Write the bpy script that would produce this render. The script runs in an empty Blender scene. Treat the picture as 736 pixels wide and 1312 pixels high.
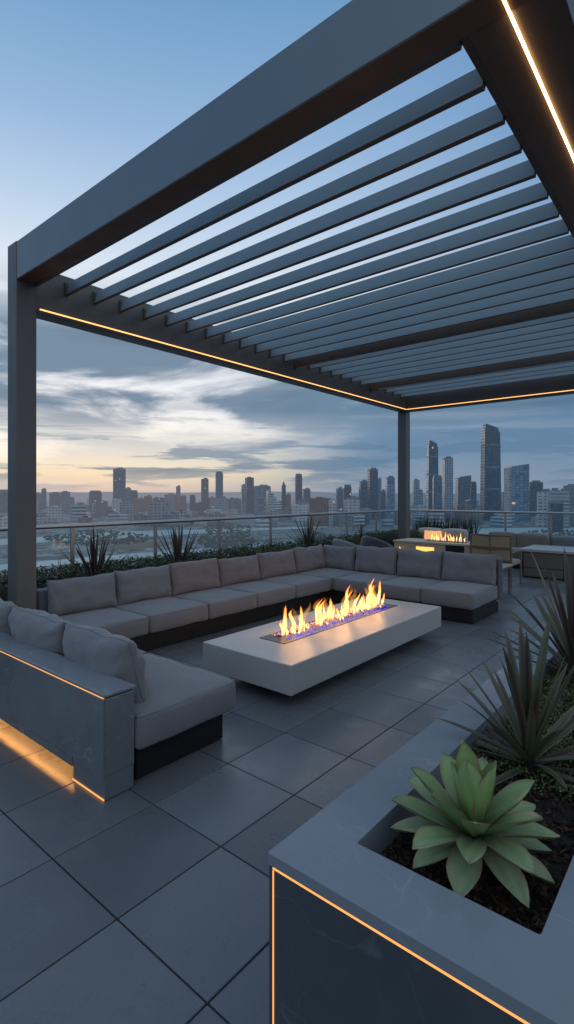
import bpy, bmesh, math, random
from mathutils import Vector, Matrix, noise
from math import sin, cos, pi, radians, exp

random.seed(7)
sc = bpy.context.scene
C = sc.collection
ZG = -60.0                                  # street level; the terrace floor is z = 0
CAM = Vector((0, 0, 1.6))
FWD = Vector((-0.640976, 0.767561, 0)); RGT = Vector((0.767561, 0.640976, 0))
SUNSET = Vector((-0.88, 0.475, 0)).normalized()

# ------------------------------------------------------------------ materials
MATS = {}
def newmat(name):
    m = bpy.data.materials.new(name); m.use_nodes = True
    m.node_tree.nodes.clear(); MATS[name] = m
    return m, m.node_tree
def nd(nt, t, **kw):
    n = nt.nodes.new(t)
    for k, v in kw.items():
        if k.startswith('i_'): n.inputs[k[2:].replace('_', ' ')].default_value = v
        else: setattr(n, k, v)
    return n
def lk(nt, a, b): nt.links.new(a, b)
def setin(n, **kw):
    for k, v in kw.items(): n.inputs[k.replace('_', ' ')].default_value = v
def math_n(nt, op, a, b=None, c=None, clamp=False):
    n = nt.nodes.new('ShaderNodeMath'); n.operation = op; n.use_clamp = clamp
    for i, v in enumerate((a, b, c)):
        if v is None: continue
        if isinstance(v, (int, float)): n.inputs[i].default_value = v
        else: nt.links.new(v, n.inputs[i])
    return n.outputs[0]
def vmath(nt, op, a, b=None):
    n = nt.nodes.new('ShaderNodeVectorMath'); n.operation = op
    for i, v in enumerate((a, b)):
        if v is None: continue
        if isinstance(v, (tuple, list, Vector)): n.inputs[i].default_value = tuple(v)
        else: nt.links.new(v, n.inputs[i])
    return n
def mixc(nt, f, a, b, blend='MIX'):
    n = nt.nodes.new('ShaderNodeMix'); n.data_type = 'RGBA'; n.blend_type = blend
    for s, v in ((n.inputs[0], f), (n.inputs[6], a), (n.inputs[7], b)):
        if isinstance(v, (int, float)): s.default_value = v
        elif isinstance(v, (tuple, list)): s.default_value = (*v[:3], 1)
        else: nt.links.new(v, s)
    return n.outputs[2]
def ramp(nt, f, stops, interp='LINEAR'):
    n = nt.nodes.new('ShaderNodeValToRGB'); n.color_ramp.interpolation = interp
    e = n.color_ramp.elements
    while len(e) < len(stops): e.new(0.5)
    for k, (p, c) in enumerate(stops):
        e[k].position = p
        e[k].color = (*c, 1) if isinstance(c, (tuple, list)) else (c, c, c, 1)
    if f is not None: nt.links.new(f, n.inputs[0])
    return n.outputs[0]
def rng(nt, v, a, b, c=0.0, d=1.0, smooth=False):
    n = nt.nodes.new('ShaderNodeMapRange'); n.clamp = True
    if smooth: n.interpolation_type = 'SMOOTHSTEP'
    nt.links.new(v, n.inputs[0])
    for i, x in enumerate((a, b, c, d)): n.inputs[i + 1].default_value = x
    return n.outputs[0]
def noise_n(nt, vec, scale, detail=4, rough=.55, dist=0.0):
    n = nt.nodes.new('ShaderNodeTexNoise')
    setin(n, Scale=scale, Detail=detail, Roughness=rough, Distortion=dist)
    if vec is not None: nt.links.new(vec, n.inputs['Vector'])
    return n.outputs['Fac']
def wpos(nt): return nt.nodes.new('ShaderNodeNewGeometry').outputs['Position']
def bump(nt, h, strength=.3, dist=.01):
    n = nt.nodes.new('ShaderNodeBump'); setin(n, Strength=strength, Distance=dist)
    nt.links.new(h, n.inputs['Height']); return n.outputs['Normal']
def principled(nt, color=None, rough=.5, metal=0.0, normal=None, spec=.5, sheen=0):
    p = nt.nodes.new('ShaderNodeBsdfPrincipled'); o = nt.nodes.new('ShaderNodeOutputMaterial')
    nt.links.new(p.outputs[0], o.inputs[0])
    for s, v in (('Base Color', color), ('Roughness', rough), ('Metallic', metal), ('Normal', normal)):
        if v is None: continue
        if isinstance(v, (int, float)): p.inputs[s].default_value = v
        elif isinstance(v, (tuple, list)): p.inputs[s].default_value = (*v[:3], 1)
        else: nt.links.new(v, p.inputs[s])
    p.inputs['Specular IOR Level'].default_value = spec
    if sheen: p.inputs['Sheen Weight'].default_value = sheen; p.inputs['Sheen Roughness'].default_value = .6
    return p

def mat_plain(name, col, rough=.5, metal=0.0, var=.15, scale=6, bumpk=.0, spec=.5):
    m, nt = newmat(name); P = wpos(nt)
    f = noise_n(nt, P, scale, 6)
    c = mixc(nt, f, [x * (1 - var) for x in col], [x * (1 + var) for x in col])
    r = rng(nt, noise_n(nt, P, scale * 2.3, 4), .3, .7, rough * .85, min(1, rough * 1.15))
    nrm = bump(nt, noise_n(nt, P, scale * 14, 3), bumpk, .004) if bumpk else None
    principled(nt, c, r, metal, nrm, spec); return m

def mat_emit(name, col, strength):
    m, nt = newmat(name); e = nt.nodes.new('ShaderNodeEmission'); o = nt.nodes.new('ShaderNodeOutputMaterial')
    e.inputs[0].default_value = (*col, 1); e.inputs[1].default_value = strength
    lk(nt, e.outputs[0], o.inputs[0]); return m

def mat_fabric(name, col, var=.12):
    m, nt = newmat(name); P = wpos(nt)
    big = noise_n(nt, P, 3.0, 5); fine = noise_n(nt, P, 260, 2)
    c = mixc(nt, big, [x * (1 - var) for x in col], [x * (1 + var) for x in col])
    c = mixc(nt, rng(nt, fine, .35, .65), c, mixc(nt, .5, c, (.02, .02, .02)), 'MIX')
    w = nt.nodes.new('ShaderNodeTexWave'); setin(w, Scale=150, Distortion=1.0); w.bands_direction = 'DIAGONAL'; lk(nt, P, w.inputs['Vector'])
    h = math_n(nt, 'ADD', math_n(nt, 'MULTIPLY', w.outputs['Fac'], .4), math_n(nt, 'ADD', fine, math_n(nt, 'MULTIPLY', noise_n(nt, P, 22, 4, .6, .8), 1.6)))
    principled(nt, c, .9, 0, bump(nt, h, .35, .004), .25, .25); return m

def mat_marble(name, a, b, vein, rough=.28, amt=.7):
    m, nt = newmat(name); P = wpos(nt)
    def warped(sc_, k, off):
        nz = nd(nt, 'ShaderNodeTexNoise', i_Scale=sc_, i_Detail=5.0, i_Roughness=.5); lk(nt, vmath(nt, 'ADD', P, off).outputs[0], nz.inputs['Vector'])
        sv = vmath(nt, 'SCALE', vmath(nt, 'SUBTRACT', nz.outputs['Color'], (.5, .5, .5)).outputs[0]); sv.inputs['Scale'].default_value = k
        return vmath(nt, 'ADD', P, sv.outputs[0]).outputs[0]
    def veins(vec, sc_, wid, off, lo, hi):
        n = nd(nt, 'ShaderNodeTexNoise', i_Scale=sc_, i_Detail=2.5, i_Roughness=.45, i_Distortion=.6); lk(nt, vmath(nt, 'ADD', vec, off).outputs[0], n.inputs['Vector'])
        l = rng(nt, math_n(nt, 'ABSOLUTE', math_n(nt, 'SUBTRACT', n.outputs['Fac'], .5)), 0, wid, 1, 0, True)
        return math_n(nt, 'MULTIPLY', l, rng(nt, noise_n(nt, vmath(nt, 'ADD', P, off).outputs[0], 2.1, 3), lo, hi, 0, 1, True))
    d = warped(3.0, .35, (0, 0, 0))
    v = math_n(nt, 'MAXIMUM', veins(d, 1.9, .0065, (3, 1, 2), .38, .56), math_n(nt, 'MULTIPLY', veins(d, 4.2, .009, (7, 4, 1), .42, .58), .6))
    cloud = rng(nt, noise_n(nt, d, 1.3, 9, .6), .32, .68)
    c = mixc(nt, cloud, a, b); c = mixc(nt, math_n(nt, 'MULTIPLY', v, amt), c, vein)
    c = mixc(nt, rng(nt, noise_n(nt, P, 90, 3), .4, .7, 0, .12), c, b)
    r = rng(nt, noise_n(nt, P, 5, 6, .65), .3, .7, rough * .7, rough * 1.4)
    principled(nt, c, r, 0, None, .5); return m

def mat_attr(name, rough=.45, spec=.4, trans=.0, varscale=30, bumpk=0.1):
    m, nt = newmat(name)
    a = nd(nt, 'ShaderNodeAttribute', attribute_name='col'); P = wpos(nt)
    c = mixc(nt, .35, a.outputs['Color'], mixc(nt, noise_n(nt, P, varscale, 4), (.25, .25, .25), (1.7, 1.7, 1.7)), 'MULTIPLY')
    p = principled(nt, c, rough, 0, bump(nt, noise_n(nt, P, varscale * 3, 3), bumpk, .004), spec)
    if trans:
        o = [n for n in nt.nodes if n.type == 'OUTPUT_MATERIAL'][0]
        t = nd(nt, 'ShaderNodeBsdfTranslucent'); lk(nt, c, t.inputs[0])
        mx = nd(nt, 'ShaderNodeMixShader'); mx.inputs[0].default_value = trans
        lk(nt, p.outputs[0], mx.inputs[1]); lk(nt, t.outputs[0], mx.inputs[2]); lk(nt, mx.outputs[0], o.inputs[0])
    return m

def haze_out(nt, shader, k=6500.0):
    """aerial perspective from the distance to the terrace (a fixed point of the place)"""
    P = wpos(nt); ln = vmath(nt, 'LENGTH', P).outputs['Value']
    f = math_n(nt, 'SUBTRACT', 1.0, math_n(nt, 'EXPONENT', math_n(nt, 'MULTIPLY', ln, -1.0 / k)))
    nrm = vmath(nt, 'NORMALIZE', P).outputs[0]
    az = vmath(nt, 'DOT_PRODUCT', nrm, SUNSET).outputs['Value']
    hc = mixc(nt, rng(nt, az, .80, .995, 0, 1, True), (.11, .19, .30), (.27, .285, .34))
    e = nd(nt, 'ShaderNodeEmission'); lk(nt, hc, e.inputs[0])  # distance haze painted into the material as emission, no air volume
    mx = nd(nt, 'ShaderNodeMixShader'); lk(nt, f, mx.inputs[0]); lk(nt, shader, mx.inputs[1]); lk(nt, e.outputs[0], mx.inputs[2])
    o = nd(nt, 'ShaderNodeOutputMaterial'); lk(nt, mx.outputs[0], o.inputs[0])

def mat_facade(name, wall, glass, cw=6.0, ch=5.0, fw=.7, fh=.62, lit=.03, grough=.36):
    m, nt = newmat(name)
    uv = nd(nt, 'ShaderNodeUVMap').outputs[0]
    s = nd(nt, 'ShaderNodeSeparateXYZ'); lk(nt, uv, s.inputs[0])
    u = math_n(nt, 'DIVIDE', s.outputs[0], cw); v = math_n(nt, 'DIVIDE', s.outputs[1], ch)
    inu = math_n(nt, 'LESS_THAN', math_n(nt, 'FRACT', u), fw); inv = math_n(nt, 'LESS_THAN', math_n(nt, 'FRACT', v), fh)
    win = math_n(nt, 'MULTIPLY', inu, inv)
    cell = nd(nt, 'ShaderNodeCombineXYZ'); lk(nt, math_n(nt, 'FLOOR', u), cell.inputs[0]); lk(nt, math_n(nt, 'FLOOR', v), cell.inputs[1])
    oi = nd(nt, 'ShaderNodeObjectInfo'); lk(nt, oi.outputs['Random'], cell.inputs[2])
    wn = nd(nt, 'ShaderNodeTexWhiteNoise', noise_dimensions='3D'); lk(nt, cell.outputs[0], wn.inputs['Vector'])
    P = wpos(nt)
    gl = mixc(nt, wn.outputs['Value'], [x * .55 for x in glass], [min(1, x * 1.6) for x in glass])
    tone = rng(nt, oi.outputs['Random'], 0, 1, .75, 1.3)
    wl = mixc(nt, noise_n(nt, P, .05, 4), [x * .7 for x in wall], [x * 1.3 for x in wall])
    tn = nd(nt, 'ShaderNodeCombineColor'); [lk(nt, tone, tn.inputs[i]) for i in range(3)]
    wl = mixc(nt, 1.0, wl, tn.outputs[0], 'MULTIPLY')
    c = mixc(nt, win, wl, gl)
    p = nd(nt, 'ShaderNodeBsdfPrincipled'); lk(nt, c, p.inputs['Base Color'])
    lk(nt, rng(nt, win, 0, 1, .8, grough), p.inputs['Roughness'])
    wc = nd(nt, 'ShaderNodeSeparateColor'); lk(nt, wn.outputs['Color'], wc.inputs[0])
    on = math_n(nt, 'MULTIPLY', win, math_n(nt, 'LESS_THAN', wc.outputs[1], lit))
    p.inputs['Emission Color'].default_value = (1, .68, .36, 1); lk(nt, math_n(nt, 'MULTIPLY', on, .55), p.inputs['Emission Strength'])
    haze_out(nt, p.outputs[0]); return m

def mat_far(name, a, b, scale=.02, rough=.9, k=5200.0, c3=None):
    m, nt = newmat(name); P = wpos(nt)
    f = rng(nt, noise_n(nt, P, scale, 10, .65, .4), .35, .65)
    c = mixc(nt, f, a, b)
    if c3:
        vo = nd(nt, 'ShaderNodeTexVoronoi', i_Scale=scale * 2.6); lk(nt, P, vo.inputs['Vector'])
        sx = nd(nt, 'ShaderNodeSeparateColor'); lk(nt, vo.outputs['Color'], sx.inputs[0])
        c = mixc(nt, rng(nt, sx.outputs[0], .62, .7, 0, .85), c, c3)
        v2 = nd(nt, 'ShaderNodeTexVoronoi', i_Scale=scale * 6.0); lk(nt, P, v2.inputs['Vector']); sy = nd(nt, 'ShaderNodeSeparateColor'); lk(nt, v2.outputs['Color'], sy.inputs[0])
        c = mixc(nt, rng(nt, sy.outputs[1], .55, .6, 0, .7), c, ramp(nt, sy.outputs[2], [(0, (.05, .06, .06)), (.5, (.20, .20, .20)), (.8, (.34, .35, .36)), (1, (.22, .15, .12))], 'CONSTANT'))
    p = nd(nt, 'ShaderNodeBsdfPrincipled'); lk(nt, c, p.inputs['Base Color']); p.inputs['Roughness'].default_value = rough
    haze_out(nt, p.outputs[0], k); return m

def mat_glass(name, tint, gloss=.5):
    m, nt = newmat(name)
    t = nd(nt, 'ShaderNodeBsdfTransparent'); t.inputs[0].default_value = (*tint, 1)
    g = nd(nt, 'ShaderNodeBsdfGlossy'); g.inputs['Roughness'].default_value = .02; g.inputs[0].default_value = (.9, .97, 1, 1)
    fr = nd(nt, 'ShaderNodeFresnel'); fr.inputs['IOR'].default_value = 1.45
    mx = nd(nt, 'ShaderNodeMixShader'); o = nd(nt, 'ShaderNodeOutputMaterial')
    lk(nt, math_n(nt, 'MULTIPLY', fr.outputs[0], gloss), mx.inputs[0]); lk(nt, t.outputs[0], mx.inputs[1]); lk(nt, g.outputs[0], mx.inputs[2]); lk(nt, mx.outputs[0], o.inputs[0])
    return m

def mat_flame(name, strength, dens=1.0):
    m, nt = newmat(name)
    a = nd(nt, 'ShaderNodeAttribute', attribute_name='col'); s = nd(nt, 'ShaderNodeSeparateColor'); lk(nt, a.outputs['Color'], s.inputs[0])
    t = s.outputs[0]; P = wpos(nt)
    mp = nd(nt, 'ShaderNodeMapping'); mp.inputs['Scale'].default_value = (1, 1, .35); lk(nt, P, mp.inputs[0])
    n1 = noise_n(nt, mp.outputs[0], 34, 4, .6, .9)
    c = ramp(nt, t, [(0, (1, .30, .08)), (.16, (1, .50, .16)), (.4, (1, .60, .22)), (.7, (1, .42, .09)), (1, (1, .20, .025))])
    lw = nd(nt, 'ShaderNodeLayerWeight', i_Blend=.5)
    core = math_n(nt, 'SUBTRACT', 1, lw.outputs['Facing'])
    al = math_n(nt, 'MULTIPLY', rng(nt, core, .10, .95, 0, dens, True), rng(nt, n1, .32, .58, .15, 1))
    al = math_n(nt, 'MULTIPLY', al, ramp(nt, t, [(0, .35), (.12, .8), (.6, .95), (.88, .6), (1, .12)]))
    st = math_n(nt, 'MULTIPLY', rng(nt, core, .1, .9, .45, 1.0), strength)
    e = nd(nt, 'ShaderNodeEmission'); lk(nt, c, e.inputs[0]); lk(nt, st, e.inputs[1])
    tr = nd(nt, 'ShaderNodeBsdfTransparent'); mx = nd(nt, 'ShaderNodeMixShader'); o = nd(nt, 'ShaderNodeOutputMaterial')
    lk(nt, al, mx.inputs[0]); lk(nt, tr.outputs[0], mx.inputs[1]); lk(nt, e.outputs[0], mx.inputs[2]); lk(nt, mx.outputs[0], o.inputs[0])
    return m

def mat_tiles(name):
    m, nt = newmat(name); P = wpos(nt)
    g = nt.nodes.new('ShaderNodeNewGeometry')
    ri = g.outputs['Random Per Island']
    n1 = noise_n(nt, P, 1.1, 7, .6); n2 = noise_n(nt, P, 55, 4)
    c = mixc(nt, n1, (.118, .128, .142), (.152, .162, .178))
    k = rng(nt, ri, 0, 1, .80, 1.16)
    kc = nd(nt, 'ShaderNodeCombineColor'); [lk(nt, k, kc.inputs[i]) for i in range(3)]
    c = mixc(nt, 1.0, c, kc.outputs[0], 'MULTIPLY')
    c = mixc(nt, rng(nt, n2, .35, .7, 0, .25), c, (.09, .095, .105))
    st = rng(nt, noise_n(nt, P, 3.3, 8, .7, .6), .58, .72, 0, .22, True)
    c = mixc(nt, st, c, (.08, .083, .09))
    ws = rng(nt, noise_n(nt, P, 1.7, 10, .72, 1.2), .55, .60, 0, .16, True)
    c = mixc(nt, ws, c, (.19, .195, .20))
    sp = rng(nt, noise_n(nt, P, 130, 2), .66, .72, 0, .5); c = mixc(nt, sp, c, (.06, .06, .065))
    r = rng(nt, noise_n(nt, P, 2.4, 8, .7), .32, .68, .20, .47)
    principled(nt, c, r, 0, bump(nt, n2, .05, .003), .5); return m

mat_tiles('tile')
mat_plain('joint', (.02, .021, .023), .9)
mat_plain('metal_bronze', (.118, .112, .114), .42, .2, .08, 1.5, .03)
mat_plain('metal', (.195, .228, .26), .42, .25, .08, 1.5, .03)
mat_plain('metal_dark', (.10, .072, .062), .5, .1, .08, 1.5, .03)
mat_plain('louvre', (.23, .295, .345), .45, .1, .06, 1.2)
mat_plain('soffit_warm_tint', (.13, .07, .045), .5, 0, .15, 2)  # brown stands in for the warm LED glow under the front beam
mat_marble('slate', (.118, .130, .146), (.180, .194, .213), (.40, .41, .42), .22, .38)
mat_marble('slate_polish', (.17, .19, .22), (.23, .25, .285), (.40, .42, .44), .09, .5)
mat_marble('slate_skylit', (.185, .205, .24), (.245, .265, .305), (.42, .44, .47), .17, .28)  # paler copy of the planter slate, sky reflection painted in
mat_marble('slate_shaded', (.042, .052, .064), (.078, .09, .106), (.20, .23, .26), .24, .3)  # darker copy of the same planter slate, shade painted in
mat_fabric('fabric', (.222, .218, .24)); mat_fabric('fabric_blue', (.215, .215, .235)); mat_fabric('fabric_firelit', (.245, .195, .205))  # the pinkish cloth has firelight painted into its colour
mat_fabric('fabric_dark', (.05, .052, .06)); mat_fabric('fabric_cream', (.55, .5, .46)); mat_fabric('fabric_taupe', (.26, .225, .19)); mat_fabric('fabric_tan', (.34, .27, .20))
mat_plain('black', (.007, .007, .008), .65)
mat_plain('concrete', (.42, .405, .405), .33, 0, .09, 2.2, .02)
mat_plain('table_stone', (.42, .42, .44), .3, 0, .10, 2.2, .04)
mat_plain('concrete_dark', (.12, .12, .125), .7, 0, .2, 3, .1)
mat_plain('steel', (.52, .47, .43), .38, 1, .05, .7)
mat_plain('steel_dark', (.10, .10, .11), .35, .8, .1, 8)
mat_plain('post_metal', (.35, .33, .31), .4, .8, .08, 5)
mat_plain('wood', (.20, .125, .07), .5, 0, .25, 12, .1)
mat_plain('cane', (.36, .25, .15), .65, 0, .25, 60, .3)
mat_plain('sandstone', (.56, .43, .31), .6, 0, .12, 5, .08)
mat_plain('cabinet', (.15, .125, .11), .5, 0, .1, 3)
mat_plain('soil', (.022, .016, .013), .95, 0, .5, 40, .6)
mat_plain('facing', (.17, .17, .18), .6, 0, .15, 2.5, .06)
mat_emit('led', (1, .60, .24), 12.0); mat_emit('led_soft', (1, .50, .16), 2.0); mat_emit('led_wall', (1, .43, .10), 34.0)
mat_emit('led_line', (1, .42, .12), 1.25); mat_emit('led_thin', (1, .50, .22), .55); mat_emit('niche', (1, .52, .13), 1.6)
mat_emit('pillow_glow', (1, .5, .22), .9)  # emission on a pillow, imitating orange light falling on it
mat_glass('glass', (.80, .90, .90), .65)
mat_flame('flame', 3.1); mat_flame('flame_haze', 1.1, .30)
mat_attr('leaf', .4, .45, .08, 40, .08); mat_attr('succulent', .42, .4, .06, 14, .05); mat_attr('hedge_leaf', .5, .35, .15, 8, 0)
mat_attr('chip', .85, .2, 0, 60, .4)
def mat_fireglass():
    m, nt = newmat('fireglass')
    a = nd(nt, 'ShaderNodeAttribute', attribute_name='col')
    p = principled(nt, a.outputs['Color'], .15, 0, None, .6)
    lk(nt, a.outputs['Color'], p.inputs['Emission Color']); p.inputs['Emission Strength'].default_value = .8  # chips emit their own colour, imitating flame light in the glass
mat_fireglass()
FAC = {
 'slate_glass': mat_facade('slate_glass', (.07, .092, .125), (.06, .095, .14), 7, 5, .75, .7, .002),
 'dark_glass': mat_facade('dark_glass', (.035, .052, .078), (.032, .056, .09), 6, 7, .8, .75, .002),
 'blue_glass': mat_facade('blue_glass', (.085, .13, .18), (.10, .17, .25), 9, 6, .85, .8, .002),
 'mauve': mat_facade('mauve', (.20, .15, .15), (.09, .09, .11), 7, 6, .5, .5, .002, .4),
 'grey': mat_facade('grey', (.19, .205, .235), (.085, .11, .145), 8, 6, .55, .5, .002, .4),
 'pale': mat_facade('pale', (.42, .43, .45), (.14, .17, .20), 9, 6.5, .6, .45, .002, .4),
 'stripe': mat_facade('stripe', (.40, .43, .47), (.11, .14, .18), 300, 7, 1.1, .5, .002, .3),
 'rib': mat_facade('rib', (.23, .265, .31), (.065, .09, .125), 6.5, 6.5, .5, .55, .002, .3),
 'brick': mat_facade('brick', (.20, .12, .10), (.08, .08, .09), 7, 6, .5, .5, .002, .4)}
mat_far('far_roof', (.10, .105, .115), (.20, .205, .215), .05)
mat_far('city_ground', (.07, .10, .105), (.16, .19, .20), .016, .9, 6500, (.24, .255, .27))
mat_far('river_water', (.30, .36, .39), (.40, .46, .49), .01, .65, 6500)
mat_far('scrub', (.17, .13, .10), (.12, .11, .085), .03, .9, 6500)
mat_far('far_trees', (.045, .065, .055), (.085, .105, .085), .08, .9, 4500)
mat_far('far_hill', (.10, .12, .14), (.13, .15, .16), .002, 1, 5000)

# ------------------------------------------------------------------ mesh helpers
ORIG = {}
class MB:
    def __init__(s): s.v = []; s.f = []; s.uv = []; s.col = []; s.bv = []
    def poly(s, pts, uv=None, col=None):
        i = len(s.v); s.v += [tuple(p) for p in pts]; s.f.append(tuple(range(i, i + len(pts))))
        s.uv.append(uv); s.col.append(col)
    def mesh(s, verts, faces, cols=None):
        i = len(s.v); s.v += [tuple(p) for p in verts]
        for f in faces: s.f.append(tuple(i + k for k in f)); s.uv.append(None); s.col.append(None if cols is None else [cols[k] for k in f])
    def box(s, x0, x1, y0, y1, z0, z1, bev=0.0, seg=2):
        if bev <= 0:
            v = [(x0, y0, z0), (x1, y0, z0), (x1, y1, z0), (x0, y1, z0), (x0, y0, z1), (x1, y0, z1), (x1, y1, z1), (x0, y1, z1)]
            s.mesh(v, [(3, 2, 1, 0), (4, 5, 6, 7), (0, 1, 5, 4), (1, 2, 6, 5), (2, 3, 7, 6), (3, 0, 4, 7)]); return
        b = bmesh.new(); r = bmesh.ops.create_cube(b, size=1)
        for q in b.verts: q.co = ((x0 + x1) / 2 + q.co.x * (x1 - x0), (y0 + y1) / 2 + q.co.y * (y1 - y0), (z0 + z1) / 2 + q.co.z * (z1 - z0))
        bmesh.ops.bevel(b, geom=b.edges[:], offset=bev, segments=seg, profile=.5, affect='EDGES')
        b.verts.index_update(); s.mesh([q.co[:] for q in b.verts], [[q.index for q in f.verts] for f in b.faces]); b.free()
    def tube(s, pts, r, n=8, cap=True):
        pts = [Vector(p) for p in pts]; rings = []
        for k, p in enumerate(pts):
            t = (pts[min(k + 1, len(pts) - 1)] - pts[max(k - 1, 0)]).normalized()
            a = t.cross(Vector((0, 0, 1)) if abs(t.z) < .9 else Vector((1, 0, 0))).normalized(); b = t.cross(a)
            rr = r[k] if isinstance(r, (list, tuple)) else r
            rings.append([p + (a * cos(2 * pi * j / n) + b * sin(2 * pi * j / n)) * rr for j in range(n)])
        v = [q for ring in rings for q in ring]; f = []
        for k in range(len(rings) - 1):
            for j in range(n): f.append((k * n + j, k * n + (j + 1) % n, (k + 1) * n + (j + 1) % n, (k + 1) * n + j))
        if cap: f += [tuple(range(n))[::-1], tuple(range((len(rings) - 1) * n, len(rings) * n))]
        s.mesh(v, f)
    def build(s, name, mat, parent=None, smooth=False, loc=None, merge=False):
        o0 = ORIG.get(parent, Vector((0, 0, 0))) if parent is not None else (Vector(loc) if loc is not None else Vector((0, 0, 0)))
        me = bpy.data.meshes.new(name)
        me.from_pydata([(p[0] - o0.x, p[1] - o0.y, p[2] - o0.z) for p in s.v], [], s.f)
        if any(u for u in s.uv):
            L = me.uv_layers.new(name='UVMap')
            for p, u in zip(me.polygons, s.uv):
                for k, li in enumerate(p.loop_indices): L.data[li].uv = u[k] if u else (0, 0)
        if any(c for c in s.col):
            A = me.color_attributes.new('col', 'FLOAT_COLOR', 'CORNER')
            for p, c in zip(me.polygons, s.col):
                for k, li in enumerate(p.loop_indices): A.data[li].color = (*(c[k] if c and isinstance(c[0], (tuple, list)) else (c or (1, 1, 1))), 1)
        if merge:
            b = bmesh.new(); b.from_mesh(me); bmesh.ops.remove_doubles(b, verts=b.verts, dist=1e-5); bmesh.ops.recalc_face_normals(b, faces=b.faces); b.to_mesh(me); b.free()
        if smooth:
            me.polygons.foreach_set('use_smooth', [True] * len(me.polygons))
        me.materials.append(MATS[mat]); me.update()
        o = bpy.data.objects.new(name, me); C.objects.link(o)
        if parent is not None: o.parent = parent; ORIG[o] = o0
        elif loc is not None: o.location = loc; ORIG[o] = Vector(loc)
        else: ORIG[o] = Vector((0, 0, 0))
        return o
def tag(o, label, cat, group=None, kind=None):
    if label: o['label'] = label
    if cat: o['category'] = cat
    if group: o['group'] = group
    if kind: o['kind'] = kind
    return o
def thing(name, label, cat, loc=(0, 0, 0), group=None):
    o = bpy.data.objects.new(name, None); C.objects.link(o); o.location = loc; o.empty_display_size = .2
    ORIG[o] = Vector(loc); return tag(o, label, cat, group)
def struct(o): o['kind'] = 'structure'; return o
def part(parent, name, mat, *boxes, bev=.004, seg=2):
    m = MB()
    for b in boxes: m.box(*b, bev=bev, seg=seg)
    return m.build(name, mat, parent)

def axis_pts(h, r, n):
    a = [-h, -h + .18 * r, -h + .45 * r, -h + r]; inner = h - r
    mid = [-inner + 2 * inner * k / n for k in range(1, n)]
    return a + mid + [-q for q in a[::-1]]
def rbox(m, x0, x1, y0, y1, z0, z1, r=.04, crown=.012, n=8, wob=.004, seed=0):
    """soft upholstered block: rounded, slightly crowned, slightly uneven"""
    hx, hy, hz = (x1 - x0) / 2, (y1 - y0) / 2, (z1 - z0) / 2; c = Vector(((x0 + x1) / 2, (y0 + y1) / 2, (z0 + z1) / 2))
    r = min(r, hx * .95, hy * .95, hz * .95); H = (hx, hy, hz); A = [axis_pts(h, r, n if h > .12 else 3) for h in H]
    verts, faces = [], []
    for ax in range(3):
        u, v = (ax + 1) % 3, (ax + 2) % 3
        for sgn in (-1, 1):
            base = len(verts); U, V = A[u], A[v]
            for a in U:
                for b in V:
                    p = [0, 0, 0]; p[ax] = sgn * H[ax]; p[u] = a; p[v] = b; p = Vector(p)
                    q = Vector([max(-(H[k] - r), min(H[k] - r, p[k])) for k in range(3)])
                    d = p - q
                    p = q + d.normalized() * r if d.length > 1e-9 else p
                    if crown:
                        fx = 1 - (p.x / hx) ** 2; fy = 1 - (p.y / hy) ** 2; fz = 1 - (p.z / hz) ** 2
                        if p.z > 0: p.z += crown * 1.6 * fx * fy
                        p.y += math.copysign(crown * .7 * fx * fz * (abs(p.y) / hy) ** 3, p.y); p.x += math.copysign(crown * .7 * fy * fz * (abs(p.x) / hx) ** 3, p.x)
                    w = noise.noise_vector((p + c) * 6 + Vector((seed, 0, 0))) * wob
                    verts.append(c + p + w)
            nv = len(V)
            for i in range(len(U) - 1):
                for j in range(nv - 1):
                    f = (base + i * nv + j, base + (i + 1) * nv + j, base + (i + 1) * nv + j + 1, base + i * nv + j + 1)
                    faces.append(f if sgn > 0 else f[::-1])
    m.mesh(verts, faces)
def pillow_mesh(w, h, t, seed, wr=.010, puff=.42, n=26):
    """loose cushion in local coords: x along width, z up from its bottom edge, y thickness"""
    m = MB(); rows = n
    def P(u, v, s):
        x = w / 2 * u * (1 - .035 * (1 - v * v)); z = h / 2 * v * (1 - .045 * (1 - u * u))
        th = t / 2 * (max(0, (1 - abs(u) ** 3.2) * (1 - abs(v) ** 3.2))) ** puff
        sag = 1 + .22 * max(0, -v) - .05 * max(0, v)
        q = Vector((u * 2.1 * w, v * 2.1 * h, s * 3.0 + seed * 7.3))
        k = noise.noise(q * 1.7) * 1.3 + noise.noise(q * 3.7) * .6
        ridge = (1 - abs(noise.noise(Vector((u * w * 9 + v * 1.3, v * h * 2.2, seed * 3.1 + s))))) ** 5
        edge = max(abs(v), abs(u)) ** 4
        gat = sin(u * w * 46 + 3 * noise.noise(Vector((u * 3, seed, 0)))) * abs(v) ** 7 * .5 + sin(v * h * 46) * abs(u) ** 7 * .5
        th *= sag
        lift = (wr * k * 1.1 - wr * .9 * ridge * (.35 + edge) + wr * .6 * gat) * min(1, th / (t * .25))
        z += wr * 1.4 * noise.noise(Vector((u * 2.3, seed * 5.1, v)))
        x += wr * .5 * noise.noise(Vector((seed * 4.1, v * 1.6, u)))
        return Vector((x, s * (th + lift), z + h / 2))
    cs = [sin(pi / 2 * (-1 + 2 * k / rows)) for k in range(rows + 1)]
    for s in (-1, 1):
        vs = [P(u, v, s) for u in cs for v in cs]; N = rows + 1; fs = []
        for i in range(rows):
            for j in range(rows):
                f = (i * N + j, (i + 1) * N + j, (i + 1) * N + j + 1, i * N + j + 1); fs.append(f if s < 0 else f[::-1])
        m.mesh(vs, fs)
    return m
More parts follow.
